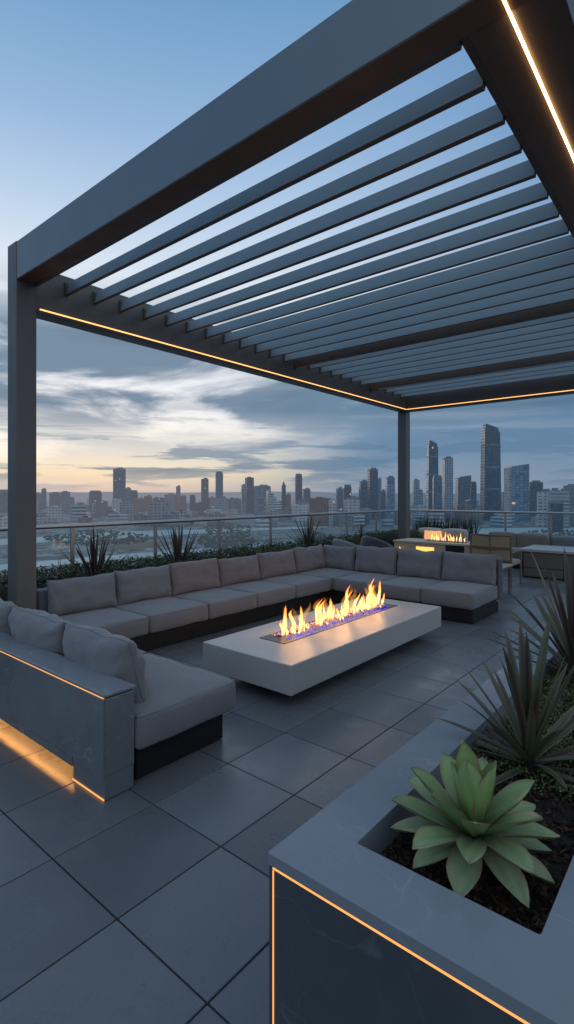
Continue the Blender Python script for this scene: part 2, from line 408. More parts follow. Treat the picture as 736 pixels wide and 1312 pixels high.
def pillow(name, w, h, t, loc, rotz, lean, mat, label, seed, group, wr=.010, roll=0, cat='cushion', puff=.42):
    o = pillow_mesh(w, h, t, seed, wr, puff).build(name, mat, None, True, (0, 0, 0), merge=True)
    q = MB(); pts = []
    for (u0, v0, u1, v1) in ((-1, -1, 1, -1), (1, -1, 1, 1), (1, 1, -1, 1), (-1, 1, -1, -1)):
        for t_ in range(16):
            u = u0 + (u1 - u0) * t_ / 16; v = v0 + (v1 - v0) * t_ / 16
            pts.append((w / 2 * u * (1 - .035 * (1 - v * v)) + wr * .5 * noise.noise(Vector((seed * 4.1, v * 1.6, u))), 0, h / 2 * v * (1 - .045 * (1 - u * u)) + wr * 1.4 * noise.noise(Vector((u * 2.3, seed * 5.1, v))) + h / 2))
    pts.append(pts[0]); q.tube(pts, .0048, 6, False); q.build('piping', mat, o, True)
    o.location = loc; o.rotation_euler = (Matrix.Rotation(rotz, 3, 'Z') @ Matrix.Rotation(lean, 3, 'X') @ Matrix.Rotation(roll, 3, 'Y')).to_euler()
    return tag(o, label, cat, group)

# ------------------------------------------------------------------ terrace floor
m = MB(); PX, PY, G = .51, .53, .0035
for i in range(-11, 14):
    for j in range(-6, 25):
        x0 = -1.755 + i * PX; y0 = 1.10 + j * PY
        if x0 + PX < -6.6 or y0 > 12.9 or y0 < -2.5 or x0 > 5: continue
        m.box(max(x0 + G, -6.6), x0 + PX - G, y0 + G, min(y0 + PY - G, 13.0), -.03, 0, bev=.0025, seg=1)
fl = struct(m.build('floor', 'tile'))
m = MB(); m.box(-6.95, 6, -3, 13.35, -.5, -.012); struct(m.build('floor_slab', 'joint'))
m = MB(); m.box(-6.8, 5.9, -2.9, 13.2, ZG, -.5); struct(m.build('terrace_building', 'facing'))

# ------------------------------------------------------------------ pergola
pg = thing('pergola', 'tall charcoal metal pergola with tilted louvre roof and warm LED edge strips over the lounge', 'pergola', (-5.28, 2.27, 0))
def post(x0, x1, y0, y1, z1): return part(pg, 'post', 'metal_bronze', (x0, x1, y0, y1, 0, z1), bev=.006)
post(-5.385, -5.19, 2.165, 2.36, 4.045)
post(-5.39, -5.20, 10.2, 10.40, 3.405)
post(2.2, 2.4, 2.165, 2.36, 4.045); post(2.2, 2.4, 10.2, 10.4, 4.045)
part(pg, 'front_beam', 'metal', (-5.188, 2.198, 2.17, 2.33, 3.68, 4.04), bev=.005)
part(pg, 'side_beam', 'metal_bronze', (-5.38, -5.21, 2.363, 10.40, 3.41, 3.87), bev=.005)
part(pg, 'rear_beam', 'metal_bronze', (-5.207, 2.198, 10.24, 10.40, 3.41, 3.90), bev=.005)
part(pg, 'middle_beam', 'metal_dark', (-.88, -.50, 2.333, 10.237, 3.68, 4.03), bev=.004)
part(pg, 'beam_liner', 'metal_dark', (-.93, -.884, 2.333, 10.237, 3.70, 3.92), bev=.004)
part(pg, 'soffit_warm_tint', 'soffit_warm_tint', (-5.187, 2.197, 2.173, 2.327, 3.674, 3.679), bev=.001)  # thin sheet carrying the painted warm glow
part(pg, 'outer_beam', 'metal', (2.21, 2.39, 2.363, 10.197, 3.68, 4.03), bev=.005)
part(pg, 'led_strip', 'led', (-.704, -.694, 2.19, 10.2, 3.668, 3.6785), bev=0)
part(pg, 'led_strip', 'led_soft', (-5.2115, -5.199, 2.40, 10.225, 3.447, 3.458), bev=0)
part(pg, 'led_strip', 'led_soft', (-5.195, 2.19, 10.229, 10.2415, 3.447, 3.458), bev=0)
part(pg, 'led_channel', 'metal_dark', (-5.208, -5.19, 2.365, 10.237, 3.412, 3.440), bev=.002)
part(pg, 'led_channel', 'metal_dark', (-5.19, 2.19, 10.222, 10.238, 3.412, 3.440), bev=.002)
part(pg, 'cross_beam', 'metal_dark', (-5.207, -.935, 6.40, 6.50, 3.645, 3.86), bev=.004)
part(pg, 'cross_beam', 'metal_dark', (-5.207, -.935, 8.70, 8.80, 3.645, 3.86), bev=.004)
y = 2.345; k = 0
while y < 10.0:
    if k != 1e9:
        m = MB(); x0, x1 = -5.207, -.932; t = .042
        # upright blade, its face leaning slightly away from the front beam
        prof = [(y, 3.68), (y + t, 3.68), (y + t + .028, 3.80), (y + .028, 3.806)]
        if not (6.22 < y < 6.50 or 8.52 < y < 8.80):
            a = [(x0, p[0], p[1]) for p in prof]; b = [(x1, p[0], p[1]) for p in prof]; n = len(prof)
            m.mesh(a + b, [tuple(range(n))[::-1], tuple(range(n, 2 * n))] + [(q, (q + 1) % n, n + (q + 1) % n, n + q) for q in range(n)])
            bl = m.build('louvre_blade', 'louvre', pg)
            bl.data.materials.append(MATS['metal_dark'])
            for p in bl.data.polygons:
                if p.normal.z < -.5: p.material_index = 1  # undersides painted darker, shade put into the colour
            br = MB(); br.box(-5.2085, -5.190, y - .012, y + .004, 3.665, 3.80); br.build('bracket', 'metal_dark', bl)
    y += .3175; k += 1

# ------------------------------------------------------------------ low marble wall with under-glow
w = thing('low_wall', 'low polished slate wall with amber light glowing out underneath it, behind the nearest sofa section', 'wall', (-4.2, 1.56, 0))
m = MB(); m.box(-6.3, -2.472, 1.472, 1.655, .128, .535, bev=.004); m.box(-6.3, -2.806, 1.4725, 1.488, .078, .127); m.build('body', 'slate', w)
m = MB(); m.box(-6.3, -2.467, 1.466, 1.659, .545, .562, bev=.003); m.build('cap', 'slate_polish', w)
m = MB(); m.box(-2.80, -2.474, 1.476, 1.652, 0.004, .126, bev=.003); m.build('plinth', 'slate', w)
m = MB(); m.box(-6.3, -2.802, 1.55, 1.65, .004, .126); m.build('recess', 'concrete_dark', w)
m = MB(); m.box(-6.3, -2.81, 1.512, 1.535, .119, .1265); m.build('led_strip', 'led_wall', w)
m = MB(); m.box(-2.80, -2.476, 1.4715, 1.4755, .004, .011); m.build('led_line', 'led_line', w)
m = MB(); m.box(-6.3, -2.476, 1.4685, 1.474, .5385, .5445); m.build('led_line', 'led_line', w)
m = MB(); m.box(-2.4735, -2.4695, 1.4690, 1.473, .105, .5345); m.build('corner_trim', 'post_metal', w)

# ------------------------------------------------------------------ sectional sofa (U shape)
sf = thing('sectional_sofa', 'large U-shaped grey sectional sofa on black plinth around the long fire table', 'sofa', (-4.8, 4.5, 0))
part(sf, 'plinth', 'black', (-5.15, -2.52, 1.70, 2.36, .004, .185), (-5.36, -4.53, 2.42, 7.35, .004, .185), (-4.53, -2.37, 6.43, 7.40, .004, .185), bev=.006)
def seat(x0, x1, y0, y1, z1=.388, mat='fabric', seed=0, z0=.188, r=.035):
    m = MB(); rbox(m, x0 + .003, x1 - .003, y0 + .003, y1 - .003, z0, z1, r, .013, 12, .008, seed)
    o = m.build('seat_cushion', mat, sf, True, merge=True)
    q = MB(); pts = []; i_, rr = .0115, .03; xa, xb, ya, yb_ = x0 + i_, x1 - i_, y0 + i_, y1 - i_
    for (cx_, cy_, a0) in ((xb - rr, ya + rr, -90), (xb - rr, yb_ - rr, 0), (xa + rr, yb_ - rr, 90), (xa + rr, ya + rr, 180)):
        for t_ in range(5): a = radians(a0 + t_ * 22.5); pts.append((cx_ + rr * cos(a), cy_ + rr * sin(a), z1 - i_ + .001))
    pts.append(pts[0]); q.tube(pts, .0042, 6, False); q.build('piping', mat, o, True)
    return o
seat(-3.42, -2.445, 1.665, 2.425, .388, 'fabric', 1); seat(-4.42, -3.42, 1.665, 2.425, .388, 'fabric', 2); seat(-5.15, -4.42, 1.665, 2.40, .388, 'fabric_blue', 3)
for k, (a, b) in enumerate([(2.43, 3.17), (3.17, 3.97), (3.97, 4.765), (4.765, 5.545), (5.545, 6.355)]):
    seat(-5.28, -4.45 - .004 * (k % 2), a, b, .375, 'fabric', 10 + k)
seat(-5.28, -4.455, 6.36, 7.3, .375, 'fabric_blue', 20)
seat(-4.45, -3.745, 6.37, 7.3, .375, 'fabric', 21); seat(-3.745, -3.035, 6.365, 7.3, .378, 'fabric', 22); seat(-3.035, -2.335, 6.345, 7.3, .392, 'fabric', 23)
def backr(*b, mat='fabric_blue', r=.03):
    m = MB(); rbox(m, *b, r, .004, 9, .003, b[0]); m.build('backrest', mat, sf, True, merge=True)
backr(-5.44, -5.285, 2.43, 7.47, .188, .64); backr(-5.28, -2.40, 7.305, 7.46, .188, .70, mat='fabric_dark'); 
m = MB(); rbox(m, -2.40, -2.325, 7.25, 7.46, .188, .735, .025, .003, 6); m.build('end_panel', 'fabric_dark', sf, True, merge=True)
# back cushions: loose, each its own thing
GL = 'loose back cushions along the long side of the sofa'
yb = [2.47, 3.235, 3.97, 4.78, 5.55, 6.38, 7.17]
lab = ['dark grey back cushion beside the pergola post, first of the long sofa row', 'second grey back cushion of the long sofa row, in front of the first spiky plant',
       'firelit mauve back cushion of the long sofa row, third counted from the pergola post', 'firelit mauve back cushion of the long sofa row, fourth counted from the pergola post',
       'firelit pinkish back cushion of the long sofa row, fifth counted from the pergola post', 'last firelit pinkish back cushion of the long sofa row, next to the far corner']
mt = ['fabric_blue', 'fabric', 'fabric_firelit', 'fabric_firelit', 'fabric_firelit', 'fabric_firelit']
for k in range(6):
    pillow('back_cushion', yb[k + 1] - yb[k] - .005, .37 + .012 * (k % 3), .20, (-5.165, (yb[k] + yb[k + 1]) / 2, .373), pi / 2 + random.uniform(-.03, .03), radians(-9 if 1 else 0), mt[k], lab[k], 30 + k, GL, .013, puff=.34)
GS = 'loose back cushions along the far side of the sofa'
xs = [(-5.24, -4.60), (-4.58, -3.84), (-3.83, -3.10), (-3.10, -2.335)]
lab = ['slate grey back cushion wedged in the far corner of the sofa', 'grey back cushion of the far sofa side, just right of the corner cushion',
       'grey back cushion in the middle of the far sofa side, below the second fire table', 'grey back cushion at the free right end of the far sofa side']
for k, (a, b) in enumerate(xs):
    pillow('back_cushion', b - a, .42 if k else .385, .20, ((a + b) / 2, 7.20 - .02 * (k == 3), .375 + .008 * (k == 3)), random.uniform(-.03, .03), radians(-10), 'fabric_blue' if k == 0 else 'fabric', lab[k], 50 + k, GS, .014, puff=.34)
GN = 'plump loose cushions leaning on the low slate wall'
lab = ['plump creased grey cushion leaning on the end of the low slate wall', 'plump grey cushion in the middle of the three on the low slate wall', 'blue-grey cushion cut off by the photo edge, on the low slate wall by the post']
for k, (a, b) in enumerate([(-3.36, -2.60), (-4.14, -3.37), (-4.95, -4.15)]):
    pillow('back_cushion', b - a, .39, .25, ((a + b) / 2, 1.815 - .01 * k, .375), random.uniform(-.02, .05), radians(14), ['fabric', 'fabric', 'fabric_blue'][k], lab[k], 70 + k, GN, .017, random.uniform(-.02, .02), puff=.36)

# ------------------------------------------------------------------ fire tables
def flame_mesh(m, x, y, z, h, r, seed, lean=(0, 0)):
    rnd = random.Random(seed); n, R = 10, 15; ph = rnd.uniform(0, 6); rings = []
    for k in range(R):
        t = k / (R - 1)
        rad = r * (.62 + 1.1 * t) * (1 - t) ** .85 * (1 + .16 * sin(9 * t + ph)) + .0012
        if t < .12: rad *= .7 + 2.5 * t
        ox = lean[0] * t * t + r * .75 * sin(5.2 * t + ph) * t; oy = lean[1] * t * t + r * .9 * sin(4.3 * t + ph * 1.7) * t
        rings.append([(x + ox + rad * .7 * cos(2 * pi * j / n), y + oy + rad * sin(2 * pi * j / n), z + h * t) for j in range(n)])
    v = [q for g in rings for q in g]; f = []; c = [(k / (R - 1),) * 3 for k in range(R) for j in range(n)]
    for k in range(R - 1):
        for j in range(n): f.append((k * n + j, k * n + (j + 1) % n, (k + 1) * n + (j + 1) % n, (k + 1) * n + j))
    m.mesh(v, f, c)
ft = thing('fire_table', 'long low pale concrete fire table with burning linear burner, inside the sofa', 'fire table', (-2.95, 4.3, 0))
m = MB()
X0, X1, Y0, Y1, zt = -3.435, -2.445, 2.975, 5.665, .34
tx0, tx1, ty0, ty1 = -3.145, -2.845, 3.375, 5.39
b = bmesh.new()
def quadring(bm, o, i, z):
    O = [bm.verts.new((x, y, z)) for x, y in o]; I = [bm.verts.new((x, y, z)) for x, y in i]
    for k in range(4): bm.faces.new((O[k], O[(k + 1) % 4], I[(k + 1) % 4], I[k]))
    return O, I
O, I = quadring(b, [(X0, Y0), (X1, Y0), (X1, Y1), (X0, Y1)], [(tx0, ty0), (tx1, ty0), (tx1, ty1), (tx0, ty1)], zt)
B = [b.verts.new((v.co.x, v.co.y, .112)) for v in O]; J = [b.verts.new((v.co.x, v.co.y, zt - .05)) for v in I]
for k in range(4):
    b.faces.new((O[(k + 1) % 4], O[k], B[k], B[(k + 1) % 4])); b.faces.new((I[k], I[(k + 1) % 4], J[(k + 1) % 4], J[k]))
b.faces.new(B[::-1]); b.faces.new(J)
bmesh.ops.recalc_face_normals(b, faces=b.faces)
bmesh.ops.bevel(b, geom=[e for e in b.edges if e.calc_length() > .05 and all(abs(v.co.x - X0) < 1e-4 or abs(v.co.x - X1) < 1e-4 for v in e.verts) and all(abs(v.co.y - Y0) < 1e-4 or abs(v.co.y - Y1) < 1e-4 for v in e.verts)], offset=.008, segments=3, profile=.5, affect='EDGES')
b.verts.index_update(); m.mesh([v.co[:] for v in b.verts], [[v.index for v in f.verts] for f in b.faces]); b.free()
m.build('slab', 'concrete', ft)
part(ft, 'base', 'concrete_dark', (-3.17, -2.66, 3.25, 5.40, .003, .114), bev=.005)
tr = MB()
for bx in [(tx0 + .002, tx0 + .016, ty0 + .002, ty1 - .002), (tx1 - .016, tx1 - .002, ty0 + .002, ty1 - .002), (tx0 + .0165, tx1 - .0165, ty0 + .002, ty0 + .12), (tx0 + .0165, tx1 - .0165, ty1 - .12, ty1 - .002)]:
    tr.box(*bx, zt - .049, zt + .004, bev=.0015)
tr.build('burner_tray', 'steel_dark', ft)
g = MB(); rnd = random.Random(3)
for q in range(2600):
    u, v = rnd.random(), rnd.random(); x = tx0 + .02 + u * (tx1 - tx0 - .04); y = ty0 + .125 + v * (ty1 - ty0 - .25)
    s = rnd.uniform(.005, .010); z = zt - .012 + .03 * (1 - (2 * u - 1) ** 2) + rnd.uniform(0, .012)
    d = [Vector((rnd.uniform(-1, 1), rnd.uniform(-1, 1), rnd.uniform(-1, 1))).normalized() * s * rnd.uniform(.7, 1.3) for _ in range(4)]
    pk = rnd.random()
    if u > .74: col = rnd.choice([(.03, .05, .55), (.05, .08, .75), (.02, .03, .30), (.10, .14, .85)])
    elif pk < .14: col = (.20, .14, .55)
    elif pk < .6: col = (.66, .30, .36)  # warm chips have firelight painted into their colour
    elif pk < .78: col = (.9, .50, .30)
    else: col = (.12, .05, .08)
    P = [Vector((x, y, z)) + k for k in d]
    g.mesh(P, [(0, 1, 2), (0, 2, 3), (0, 3, 1), (1, 3, 2)], [col] * 4)
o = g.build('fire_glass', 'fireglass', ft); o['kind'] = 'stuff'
m = MB(); rnd = random.Random(11)
cl = [(3.56, .23), (3.70, .20), (3.80, .21), (4.02, .235), (4.08, .21), (4.25, .23), (4.31, .19), (4.56, .245), (4.63, .25), (4.70, .20), (4.86, .18), (4.93, .25), (5.0, .22), (5.07, .29), (5.13, .22), (5.20, .24)]
for k, (y, h) in enumerate(cl):
    x = -3.0 + rnd.uniform(-.04, .04)
    flame_mesh(m, x, y, zt + .015, h * rnd.uniform(1.0, 1.2), rnd.uniform(.028, .040), k, (rnd.uniform(-.02, .02), rnd.uniform(0, .07)))
    flame_mesh(m, x + rnd.uniform(-.05, .05), y + rnd.uniform(-.05, .05), zt + .012, h * rnd.uniform(.45, .8), rnd.uniform(.018, .028), 100 + k, (rnd.uniform(-.02, .02), rnd.uniform(-.02, .05)))
for k in range(16):
    flame_mesh(m, -3.0 + rnd.uniform(-.05, .05), rnd.uniform(3.55, 5.22), zt + .012, rnd.uniform(.08, .17), rnd.uniform(.016, .028), 150 + k, (0, rnd.uniform(-.02, .04)))
for k in range(34):
    flame_mesh(m, -3.0 + rnd.uniform(-.09, .09), rnd.uniform(3.52, 5.26), zt + .012, rnd.uniform(.03, .09), rnd.uniform(.010, .022), 200 + k)
m.build('flames', 'flame', ft, True)['kind'] = 'stuff'
m = MB()
for k, (y, h) in enumerate(cl): flame_mesh(m, -3.0 + rnd.uniform(-.03, .03), y + rnd.uniform(-.03, .03), zt + .01, h * rnd.uniform(1.0, 1.3), rnd.uniform(.05, .075), 500 + k, (0, rnd.uniform(0, .06)))
m.build('flame_veil', 'flame_haze', ft, True)['kind'] = 'stuff'
for yy in (3.75, 4.4, 5.05):                       # light of the lit burner
    pl_ = bpy.data.lights.new('burner_light', 'POINT'); pl_.energy = 4.0; pl_.color = (1, .48, .17); pl_.shadow_soft_size = .16
    po = bpy.data.objects.new('burner_light', pl_); C.objects.link(po); po.location = (-3.0, yy, zt + .2)

f2 = thing('bar_fire_table', 'tall tan fire table with lit niche and flames on top, by the back post', 'fire table', (-4.2, 9.9, 0))
FX0, FX1, FY0, FY1, FZ = -5.10, -3.42, 9.50, 10.15, .70
part(f2, 'body', 'sandstone', (FX0, -4.02, FY0, FY1, .003, .66), (-3.66, FX1, FY0, FY1, .003, .66), bev=.006)
part(f2, 'door_panel', 'black', (-4.017, -3.663, FY0 - .004, FY1 - .05, .02, .66), bev=.004)
part(f2, 'top', 'sandstone', (FX0 - .02, FX1 + .02, FY0 - .02, FY1 + .02, .663, FZ), bev=.006)
part(f2, 'lit_niche', 'niche', (-4.62, -4.25, FY0 - .006, FY0 - .001, .51, .60), bev=0)
part(f2, 'burner_tray', 'steel_dark', (-4.5, -3.75, 9.72, 9.92, FZ + .001, FZ + .014), bev=.002)
m = MB(); rnd = random.Random(5)
for k in range(16): flame_mesh(m, -4.45 + k * .044 + rnd.uniform(-.015, .015), 9.82 + rnd.uniform(-.04, .04), FZ + .012, rnd.uniform(.09, .19), rnd.uniform(.014, .024), 300 + k)
m.build('flames', 'flame', f2, True)['kind'] = 'stuff'
m = MB(); flame_mesh(m, -4.93, 9.44, .463, .13, .024, 399); m.build('candle_flame', 'flame', f2, True)
part(f2, 'candle_shelf', 'steel_dark', (-5.0, -4.3, 9.40, 9.478, .44, .462), bev=.002)

# ------------------------------------------------------------------ far lounge furniture
def club_chair(name, label, cx, cy, face, mat, h=.80, rad=.42):
    t = thing(name, label, 'armchair', (cx, cy, 0), 'armchairs of the far lounge')
    m = MB(); n = 30; vs = []; a0, a1 = face + radians(62), face + radians(298)
    prof = [(0, .12), (.0, .70), (.03, .94), (.075, 1.0), (.12, .94), (.15, .70), (.15, .12)]
    for k in range(n + 1):
        f = k / n; a = a0 + (a1 - a0) * f; hh = h * (.70 + .30 * sin(pi * f) ** .8)
        for (dr, z) in prof: vs.append((cx + (rad - dr) * cos(a), cy + (rad - dr) * sin(a), z * hh))
    p = len(prof); fs = [(k * p + j, (k + 1) * p + j, (k + 1) * p + (j + 1) % p, k * p + (j + 1) % p) for k in range(n) for j in range(p)]
    fs += [tuple(range(p))[::-1], tuple(range(n * p, n * p + p))]
    m.mesh(vs, fs); m.build('backrest', mat, t, True)
    m = MB(); vs = [(cx + .27 * cos(a * pi / 12) + .06 * cos(face), cy + .27 * sin(a * pi / 12) + .06 * sin(face), z) for z in (.10, .36, .40) for a in range(24)]
    m.mesh(vs, [(k * 24 + j, k * 24 + (j + 1) % 24, (k + 1) * 24 + (j + 1) % 24, (k + 1) * 24 + j) for k in range(2) for j in range(24)] + [tuple(range(24))[::-1], tuple(range(48, 72))]); m.build('seat_cushion', mat, t)
    for s in range(4):
        a = face + pi / 4 + s * pi / 2; m = MB(); m.tube([(cx + .3 * cos(a), cy + .3 * sin(a), .002), (cx + .26 * cos(a), cy + .26 * sin(a), .13)], .016); m.build('leg', 'black', t)
    return t
club_chair('club_chair', 'round-backed dark grey armchair next to the tan fire table', -4.90, 8.62, radians(60), 'fabric_dark', .86, .40)
club_chair('club_chair', 'lighter grey armchair in front of the clipped hedge, left of the dark round armchair', -5.40, 8.30, radians(70), 'fabric_blue', .80, .36)

def small_sofa(label, x0, x1, y0, y1, h, mat):
    t = thing('lounge_sofa', label, 'sofa', ((x0 + x1) / 2, (y0 + y1) / 2, 0), 'small sofas by the rear railing')
    part(t, 'plinth', 'black', (x0 + .05, x1 - .05, y0 + .05, y1 - .05, .003, .15), bev=.004)
    m = MB(); rbox(m, x0, x1, y0, y1 - .22, .15, .42, .05, .012); m.build('seat_cushion', mat, t, True, merge=True)
    n = max(1, round((x1 - x0) / .75))
    for k in range(n):
        m = MB(); a = x0 + (x1 - x0) * k / n; rbox(m, a + .004, x0 + (x1 - x0) * (k + 1) / n - .004, y1 - .22, y1, .15, h, .06, .015); m.build('backrest', mat, t, True, merge=True)
    return t
small_sofa('cream low sofa by the rear railing, partly hidden behind the tan fire table', -5.75, -4.55, 11.3, 12.1, .80, 'fabric_cream')
small_sofa('brownish low sofa by the rear railing, behind the cane-backed chair', -4.25, -2.95, 11.95, 12.7, .74, 'fabric_taupe')
small_sofa('wide grey low sofa by the rear railing, behind the stone counter', -2.9, -.9, 12.05, 12.75, .70, 'fabric_blue')
pillow('throw_pillow', .42, .34, .14, (-5.28, 11.68, .43), 0, radians(-12), 'pillow_glow', 'small throw pillow with painted orange glow on the cream sofa behind the tan fire table', 91, None, .006)

ch = thing('cane_chair', 'wooden chair with two woven cane back panels, behind the end of the sofa', 'chair', (-3.15, 9.45, 0))
cx0, cx1, cyb = -3.50, -2.80, 9.42
for sx in (cx0, cx1):
    for yy, zz in ((cyb, .90), (cyb + .55, .60)):
        m = MB(); m.tube([(sx, yy, .002), (sx, yy, zz * .5), (sx, yy - .02 * (zz > .8), zz)], [.014, .02, .018], 8); m.build('leg', 'wood', ch)
m = MB()
for z in (.90, .69, .66, .46): m.tube([(cx0, cyb - .02, z), ((cx0 + cx1) / 2, cyb - .045, z), (cx1, cyb - .02, z)], .016)
m.tube([((cx0 + cx1) / 2, cyb - .045, .46), ((cx0 + cx1) / 2, cyb - .045, .90)], .010)
m.build('back_frame', 'wood', ch)
part(ch, 'back_panel', 'cane', (cx0 + .02, (cx0 + cx1) / 2 - .012, cyb - .032, cyb - .022, .70, .888), ((cx0 + cx1) / 2 + .012, cx1 - .02, cyb - .032, cyb - .022, .70, .888), bev=.002)
part(ch, 'back_panel', 'cane', (cx0 + .02, cx1 - .02, cyb - .028, cyb - .018, .475, .648), bev=.002)
m = MB(); rbox(m, cx0, cx1, cyb + .01, cyb + .57, .36, .45, .03, .008); m.build('seat_cushion', 'fabric_tan', ch, True, merge=True)
m = MB()
for sx in (cx0, cx1): m.tube([(sx, cyb, .60), (sx, cyb + .3, .615), (sx, cyb + .58, .60)], .018)
m.build('armrest', 'wood', ch)

st = thing('side_table', 'small square side table with pale top, behind the far right end of the sofa', 'table', (-2.78, 8.75, 0))
part(st, 'table_top', 'concrete', (-3.15, -2.60, 8.30, 8.86, .465, .485), bev=.004)
part(st, 'apron', 'wood', (-3.12, -2.63, 8.33, 8.83, .425, .463), bev=.003)
for sx in (-3.11, -2.65):
    for sy in (8.35, 8.80):
        m = MB(); m.tube([(sx, sy, .002), (sx, sy, .43)], [.012, .016]); m.build('leg', 'steel_dark', st)

ct = thing('stone_counter', 'long low dark brown counter with pale stone top and flat door panels, far right', 'counter', (-1.4, 11.4, 0))
part(ct, 'body', 'black', (-3.02, 1.5, 10.86, 11.85, .003, .50), bev=.004)
part(ct, 'top', 'concrete', (-3.08, 1.55, 10.80, 11.9, .505, .555), bev=.005)
for k in range(6):
    a = -3.0 + k * .72
    part(ct, 'door', 'cabinet', (a + .008, a + .712, 10.835, 10.858, .20, .49), bev=.003)
    part(ct, 'drawer', 'cabinet', (a + .008, a + .712, 10.835, 10.858, .025, .188), bev=.003)

# ------------------------------------------------------------------ railing
rl = thing('glass_railing', 'glass balustrade with slim metal posts and round top rail along two sides of the terrace', 'railing', (-6.6, 13.0, 0))
RZ = 1.2
m = MB(); m.tube([(-6.6, -2.5, RZ), (-6.6, 12.97, RZ)], .028, 12); m.tube([(-6.6, 13.0, RZ), (4, 13.0, RZ)], .028, 12); m.build('handrail', 'steel', rl, True)
ys = [3.47 + 1.315 * k for k in range(-4, 8)]; xs2 = [-6.0 + k for k in range(0, 10)]
for yy in ys:
    m = MB(); m.box(-6.615, -6.585, yy - .026, yy + .026, 0.002, RZ - .02, bev=.004); m.build('post', 'post_metal', rl)
for xx in xs2:
    m = MB(); m.box(xx - .026, xx + .026, 12.985, 13.015, 0.002, RZ - .02, bev=.004); m.build('post', 'post_metal', rl)
for a, b_ in zip(ys, ys[1:] + [13.0]):
    m = MB(); m.poly([(-6.6, a + .04, .06), (-6.6, b_ - .04, .06), (-6.6, b_ - .04, RZ - .06), (-6.6, a + .04, RZ - .06)]); m.build('glass_pane', 'glass', rl)
for a, b_ in zip([-6.6] + xs2, xs2):
    m = MB(); m.poly([(a + .04, 13.0, .06), (b_ - .04, 13.0, .06), (b_ - .04, 13.0, RZ - .06), (a + .04, 13.0, RZ - .06)]); m.build('glass_pane', 'glass', rl)

# ------------------------------------------------------------------ planting
def hedge(name, label, cat, x0, x1, y0, y1, z0, z1, n, cols, seed, size=(.018, .034)):
    t = thing(name, label, cat, ((x0 + x1) / 2, (y0 + y1) / 2, z0)); rnd = random.Random(seed)
    def top(x, y): return z1 + .055 * noise.noise(Vector((x * 3, y * 3, seed))) + .03 * noise.noise(Vector((x * 9, y * 9, seed)))
    core = MB(); ny = max(2, int((y1 - y0) / .15)); nx = max(3, int((x1 - x0) / .15))
    vs = [(x0 + .05 + (x1 - x0 - .1) * i / nx, y0 + (y1 - y0) * j / ny, top(x0 + (x1 - x0) * i / nx, y0 + (y1 - y0) * j / ny) - .10) for i in range(nx + 1) for j in range(ny + 1)]
    fs = [(i * (ny + 1) + j, (i + 1) * (ny + 1) + j, (i + 1) * (ny + 1) + j + 1, i * (ny + 1) + j + 1) for i in range(nx) for j in range(ny)]
    core.mesh(vs, fs); core.box(x0 + .05, x1 - .05, y0, y1, z0, z1 - .22); core.build('dark_core', 'soil', t)  # solid dark filler beneath the leaf shell
    m = MB()
    for q in range(n):
        x, y = rnd.uniform(x0, x1), rnd.uniform(y0, y1); tz = top(x, y)
        if rnd.random() < .7: z = tz + rnd.uniform(-.10, .03) + (.05 * rnd.random() if rnd.random() < .12 else 0)
        else: x = rnd.choice((x0, x1)) + rnd.uniform(-.03, .03); z = rnd.uniform(z0 + .1, tz)
        s = rnd.uniform(*size); d = Vector((rnd.uniform(-1, 1), rnd.uniform(-1, 1), rnd.uniform(-.3, 1))).normalized()
        e = d.cross(Vector((rnd.uniform(-1, 1), rnd.uniform(-1, 1), rnd.uniform(-1, 1)))).normalized() * s * .42
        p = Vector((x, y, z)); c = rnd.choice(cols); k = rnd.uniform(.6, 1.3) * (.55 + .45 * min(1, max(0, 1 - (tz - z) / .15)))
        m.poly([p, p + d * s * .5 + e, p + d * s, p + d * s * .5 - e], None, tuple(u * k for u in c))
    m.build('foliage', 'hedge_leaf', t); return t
GR = [(.045, .062, .022), (.06, .08, .028), (.032, .05, .022), (.09, .10, .045), (.055, .05, .03)]
pl = thing('hedge_planter', 'long dark planter trough holding the clipped hedge behind the sofa', 'planter', (-5.95, 6, 0))
part(pl, 'trough', 'facing', (-6.40, -6.36, -.5, 12.7, .003, .50), (-5.56, -5.52, -.5, 12.7, .003, .50), (-6.355, -5.565, -.5, -.46, .003, .50), (-6.355, -5.565, 12.66, 12.7, .003, .5), bev=.004)
part(pl, 'soil', 'soil', (-6.352, -5.568, -.45, 12.65, .30, .40), bev=0)
hedge('clipped_hedge', 'long low clipped green hedge running behind the sofa along the left glass railing', 'hedge', -6.38, -5.58, 2.0, 12.6, .40, .70, 30000, GR, 2)

